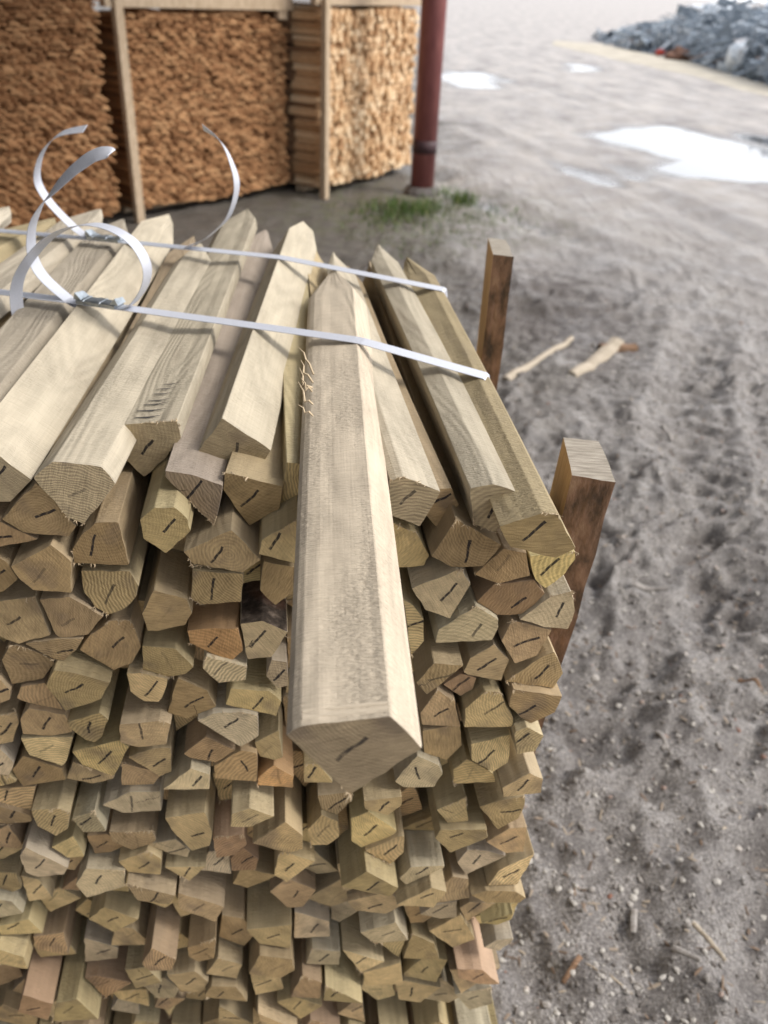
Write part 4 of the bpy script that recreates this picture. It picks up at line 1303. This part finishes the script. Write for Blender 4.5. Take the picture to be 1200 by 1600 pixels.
# ------------------------------------------------------------------ scrap heap across the yard
M['scrapgrey'] = vary('grey_scrap', [(0.0, (0.17, 0.20, 0.235)), (0.4, (0.33, 0.385, 0.44)), (0.8, (0.52, 0.58, 0.65)), (1.0, (0.20, 0.13, 0.10))])
M['sheet'] = mat_plain('pale_sheet_metal', (0.50, 0.54, 0.58), (0.78, 0.82, 0.85), 4, 0.35, 0.5, 0.0, 0.5)
M['blue'] = mat_plain('pale_blue_steel', (0.42, 0.55, 0.62), (0.60, 0.72, 0.78), 4, 0.5)
M['black'] = mat_plain('black_rubber', (0.012, 0.012, 0.014), (0.03, 0.03, 0.033), 20, 0.6)
M['redbit'] = mat_plain('red_plastic', (0.5, 0.06, 0.04), (0.6, 0.10, 0.07), 10, 0.5)
M['rust'] = mat_plain('rusty_iron', (0.14, 0.07, 0.045), (0.28, 0.15, 0.10), 20, 0.8)
M['palesand'] = mat_plain('pale_sand', (0.40, 0.36, 0.295), (0.58, 0.53, 0.44), 1.6, 0.95, 0, .01, 0.1)
M['scrapwire'] = vary('wire_scrap', [(0.0, (0.20, 0.24, 0.28)), (0.4, (0.36, 0.42, 0.48)), (0.8, (0.55, 0.62, 0.69)), (0.93, (0.80, 0.84, 0.88)), (1.0, (0.20, 0.13, 0.10))])
r = random.Random(9)
hb = [(935, 62), (985, 78), (1050, 88), (1120, 108), (1185, 128), (1260, 150)]
hp = [at_z(x, y, 0) for x, y in hb]
def along(t):
    k = min(int(t * (len(hp) - 1)), len(hp) - 2); f = t * (len(hp) - 1) - k
    a = Vector(hp[k]).lerp(Vector(hp[k + 1]), f); return a
back = Vector((0.75, 0.66, 0))
# tangled wire and strips
mb = MB()
for _ in range(5200):
    t = r.random() ** 0.8; u = r.random()
    c = along(t) + back * (u * 4.0)
    hmax = (0.25 + 1.35 * min(1, t * 2.2)) * math.sin(math.pi * min(1, u * .8 + .12))
    c.z = r.uniform(0.02, hmax)
    L = r.uniform(.35, 1.3); a = r.uniform(0, 6.28); b = r.uniform(-.6, .6)
    d = Vector((math.cos(a) * math.cos(b), math.sin(a) * math.cos(b), math.sin(b)))
    pts = [c - d * L / 2, c + Vector((r.uniform(-.15, .15), r.uniform(-.15, .15), r.uniform(0, .15))), c + d * L / 2]
    for q in pts: q.z = max(.01, q.z)
    if r.random() < .55: mb.tube(pts, r.uniform(.008, .022), 4)
    else: ribbon(mb, pts, [Vector((r.uniform(-1, 1), r.uniform(-1, 1), r.uniform(-1, 1))).normalized() for _ in pts], (r.uniform(.02, .07) if r.random() < .88 else r.uniform(.12, .30)), .004); k_ = 1
tag(mb.build('scrap_debris', M['scrapwire']), 'tangled grey wire and metal strips heaped across the yard', 'scrap', None, 'stuff')
# the mound that carries it
mb = MB(); NT_, NU = 30, 12; vs = []
for i in range(NT_ + 1):
    for j in range(NU + 1):
        t, u = i / NT_, j / NU
        c = along(t) + back * (u * 4.2 - .1)
        hmax = (0.05 + 0.45 * min(1, t * 2.2)) * math.sin(math.pi * u) ** .8 * min(1, t * 6)
        c.z = -.05 + max(0, hmax + r.uniform(-.12, .12) * (1 if 0 < u < 1 else 0)); vs.append(c)
mb.add(vs, [(i * (NU + 1) + j, (i + 1) * (NU + 1) + j, (i + 1) * (NU + 1) + j + 1, i * (NU + 1) + j + 1) for i in range(NT_) for j in range(NU)])
tag(mb.build('rubble_mound', M['scrapgrey']), 'low grey mound of rubble under the scrap', 'rubble', None, 'stuff')
def crumple(name, px, py, size, mat, label, cat, lift, seed, sq=(1, 1, 1)):
    rr = np.random.default_rng(seed); v, f = ico(3)
    d = 1 + 0.30 * np.sin(v @ rr.normal(0, 3.2, (3, 6)) + rr.uniform(0, 6, 6)).mean(1, keepdims=True) * 2.2
    v = v * d * np.array(sq) * size
    c = Vector(at_z(px, py, 0)); c.z = lift
    mb = MB(); mb.add(v.tolist(), [tuple(q) for q in f.tolist()])
    return tag(mb.build(name, mat, None, False, c), label, cat)
crumple('crumpled_sheet', 1160, 118, .42, M['sheet'], 'bright crumpled sheet of metal at the near end of the scrap heap', 'scrap', .42, 2, (1.1, .9, .9))
crumple('crumpled_sheet', 1195, 128, .36, M['scrapgrey'], 'dull grey crumpled metal lump right of the bright crumpled sheet', 'scrap', .30, 5, (1.0, .8, .8))
crumple('red_canister', 1030, 88, .11, M['redbit'], 'small red canister at the foot of the scrap heap', 'canister', .12, 3, (1.2, .8, .8))
crumple('rusty_lump', 1060, 95, .30, M['rust'], 'rusty brown lump beside the red canister', 'scrap', .16, 6, (1.3, .8, .6))
crumple('crumpled_sheet', 1100, 62, .7, M['sheet'], 'white bent panel lying on top of the scrap heap', 'scrap', 1.35, 8, (1.5, .8, .25))
def beam(name, a, b, ha, hb_, w, mat, label, cat):
    A, B = Vector(at_z(*a, 0)), Vector(at_z(*b, 0)); A.z, B.z = ha, hb_
    d = (B - A); L = d.length; q = d.to_track_quat('X', 'Z').to_matrix()
    mb = MB(); 
    for y, z, sy, sz in ((0, w / 2, w, w * .12), (0, -w / 2, w, w * .12), (0, 0, w * .12, w * .88)):
        mb.box(q @ Vector((0, y, z)), L, sy, sz, q)
    return tag(mb.build(name, mat, None, False, (A + B) / 2), label, cat)
beam('steel_beam', (1150, 112), (1222, 95), .95, 1.75, .16, M['blue'], 'pale blue steel beam slanting up from the scrap heap', 'beam')
beam('steel_beam', (1172, 100), (1182, 96), .7, 2.2, .20, M['sheet'], 'upright pale steel beam at the heap\'s right', 'beam')
beam('steel_beam', (1190, 118), (1250, 120), .85, 1.0, .22, M['blue'], 'pale blue beam lying level near the black pipe', 'beam')
mb = MB(); A = Vector(at_z(1078, 80, 0)); B = Vector(at_z(1165, 98, 0)); A.z = 1.2; B.z = 1.25; C_ = (A + B) / 2; C_.z -= .15
mb.tube([A, C_, B], .05, 8); tag(mb.build('black_hose', M['black'], None, True), 'black hose sagging across the top of the scrap heap', 'hose')
mb = MB(); A = Vector(at_z(1168, 112, 0)); A.z = .92
q = (Vector((0, 0, H)) - A).normalized()
mb.tube([A - q * .5, A], .17, 16, 0, False); mb.tube([A, A - q * .02, A - q * .5], [.172, .13, .13], 16, 0, True)
tag(mb.build('black_pipe', M['black'], None, True), 'short black pipe pointing out of the scrap, above the crumpled sheet', 'pipe')
# pale sand along the foot of the heap
mb = MB(); sp = [((860, 72), (870, 62)), ((930, 92), (940, 66)), ((1010, 108), (1000, 78)), ((1090, 128), (1070, 90)), ((1160, 146), (1130, 108)), ((1260, 172), (1250, 140))]
vs = []
for k, (a, b) in enumerate(sp):
    A, B = Vector(at_z(*a, 0)), Vector(at_z(*b, 0))
    for j in range(6):
        q = A.lerp(B, j / 5); q.z = -.04 + .09 * math.sin(math.pi * j / 5); vs.append(q)
mb.add(vs, [(k * 6 + j, (k + 1) * 6 + j, (k + 1) * 6 + j + 1, k * 6 + j + 1) for k in range(len(sp) - 1) for j in range(5)])
tag(mb.build('sand', M['palesand'], None, True), 'strip of pale sand in front of the scrap heap', 'sand', None, 'stuff')

# ------------------------------------------------------------------ unseen shed roof, widened over the pile to shade it
M['roofing'] = mat_plain('corrugated_roofing', (0.20, 0.20, 0.20), (0.32, 0.32, 0.31), 3, 0.6, 0.3)
def roof(pts, z0, z1, name):
    mb = MB(); a, b, c, d = [Vector((x, y, 0)) for x, y in pts]      # a-b is the eave, d-c the high edge
    n = 60; vs = []
    for i in range(n + 1):
        t = i / n; w = 0.02 * (1 if i % 2 else -1)
        for q, z in ((a.lerp(b, t), z0), (d.lerp(c, t), z1)):
            vs.append((q.x, q.y, z + w)); vs.append((q.x, q.y, z + w + .012))
    fs = []
    for i in range(n):
        k = i * 4; j = k + 4
        fs += [(k, j, j + 2, k + 2), (k + 1, k + 3, j + 3, j + 1), (k, k + 1, j + 1, j), (k + 2, j + 2, j + 3, k + 3)]
    mb.add(vs, fs)
    return mb.build(name, M['roofing'])
ro = roof([(0.42, -7.0), (0.42, 16.0), (-9.5, 16.0), (-9.5, -7.0)], 4.1, 5.4, 'shade_roof')
tag(ro, 'unseen grey shed roof over the bundles, widened to shade the pile', 'roof')
mb = MB(); r = random.Random(2)  # unseen board wall, added to block low sky light on the left
for k in range(115):
    mb.box((-9.3 + r.uniform(-.01, .01), -6.9 + k * .2, 2.6), .025, .192, 5.2, None, 0, .004)
tag(mb.build('shade_wall', mat_plain('weathered_boards', (.10, .075, .055), (.20, .155, .115), 6, .85, 0, .002, .2, 3, False, (4, 4, .5))), 'unseen brown board wall added to block light from the left', 'wall')

# ------------------------------------------------------------------ light
world = bpy.data.worlds.new('World'); scene.world = world; world.use_nodes = True
wt = world.node_tree; bg = wt.nodes['Background']
sky = wt.nodes.new('ShaderNodeTexSky'); sky.sky_type = 'NISHITA'; sky.sun_disc = False
SUN_EL, SUN_AZ = 46.0, 98.0        # azimuth clockwise from +Y
sky.sun_elevation = math.radians(SUN_EL); sky.sun_rotation = math.radians(SUN_AZ)
sky.air_density = 1.0; sky.dust_density = 4.0; sky.ozone_density = 1.0
# a bright closed cloud cover in front of the blue, brightest low over the yard where the sun stands behind it
wg = wt.nodes.new('ShaderNodeTexCoord')
wd = wt.nodes.new('ShaderNodeVectorMath'); wd.operation = 'DOT_PRODUCT'
wt.links.new(wg.outputs['Generated'], wd.inputs[0]); wd.inputs[1].default_value = (0.62, 0.74, 0.26)
wr = wt.nodes.new('ShaderNodeMapRange'); wt.links.new(wd.outputs['Value'], wr.inputs[0])
for i_, v_ in enumerate((-0.2, 1.0, 0.0, 1.0)): wr.inputs[i_ + 1].default_value = v_
wp = wt.nodes.new('ShaderNodeMath'); wp.operation = 'POWER'; wt.links.new(wr.outputs[0], wp.inputs[0]); wp.inputs[1].default_value = 2.2
wn_ = wt.nodes.new('ShaderNodeTexNoise'); wt.links.new(wg.outputs['Generated'], wn_.inputs['Vector']); wn_.inputs['Scale'].default_value = 2.5; wn_.inputs['Detail'].default_value = 5
wa = wt.nodes.new('ShaderNodeMath'); wa.operation = 'MULTIPLY_ADD'; wt.links.new(wp.outputs[0], wa.inputs[0]); wa.inputs[1].default_value = 8.5; wa.inputs[2].default_value = 3.2
wb = wt.nodes.new('ShaderNodeMath'); wb.operation = 'MULTIPLY_ADD'; wt.links.new(wn_.outputs['Fac'], wb.inputs[0]); wb.inputs[1].default_value = 0.9; wb.inputs[2].default_value = 0.53
wc = wt.nodes.new('ShaderNodeMath'); wc.operation = 'MULTIPLY'; wt.links.new(wa.outputs[0], wc.inputs[0]); wt.links.new(wb.outputs[0], wc.inputs[1])
wv = wt.nodes.new('ShaderNodeVectorMath'); wv.operation = 'SCALE'; wv.inputs[0].default_value = (0.97, 0.99, 1.04); wt.links.new(wc.outputs[0], wv.inputs['Scale'])
wm = wt.nodes.new('ShaderNodeMix'); wm.data_type = 'RGBA'; wm.inputs[0].default_value = 0.8
wt.links.new(sky.outputs[0], wm.inputs[6]); wt.links.new(wv.outputs[0], wm.inputs[7])
wt.links.new(wm.outputs[2], bg.inputs[0]); bg.inputs[1].default_value = 0.15
sd = bpy.data.lights.new('sun', 'SUN'); sd.energy = 1.5; sd.angle = math.radians(16); sd.color = (1.0, 0.95, 0.88)
so = bpy.data.objects.new('sun', sd); COL.objects.link(so)
dv = Vector((math.sin(math.radians(SUN_AZ)) * math.cos(math.radians(SUN_EL)), math.cos(math.radians(SUN_AZ)) * math.cos(math.radians(SUN_EL)), math.sin(math.radians(SUN_EL))))
so.rotation_euler = dv.to_track_quat('Z', 'Y').to_euler(); so.location = (3, 2, 6)
scene.view_settings.view_transform = 'Standard'; scene.view_settings.look = 'None'
scene.view_settings.exposure = 0.86; scene.view_settings.gamma = 1.0
scene.render.engine = 'CYCLES'; scene.cycles.use_denoising = True
scene.cycles.max_bounces = 8; scene.cycles.diffuse_bounces = 4
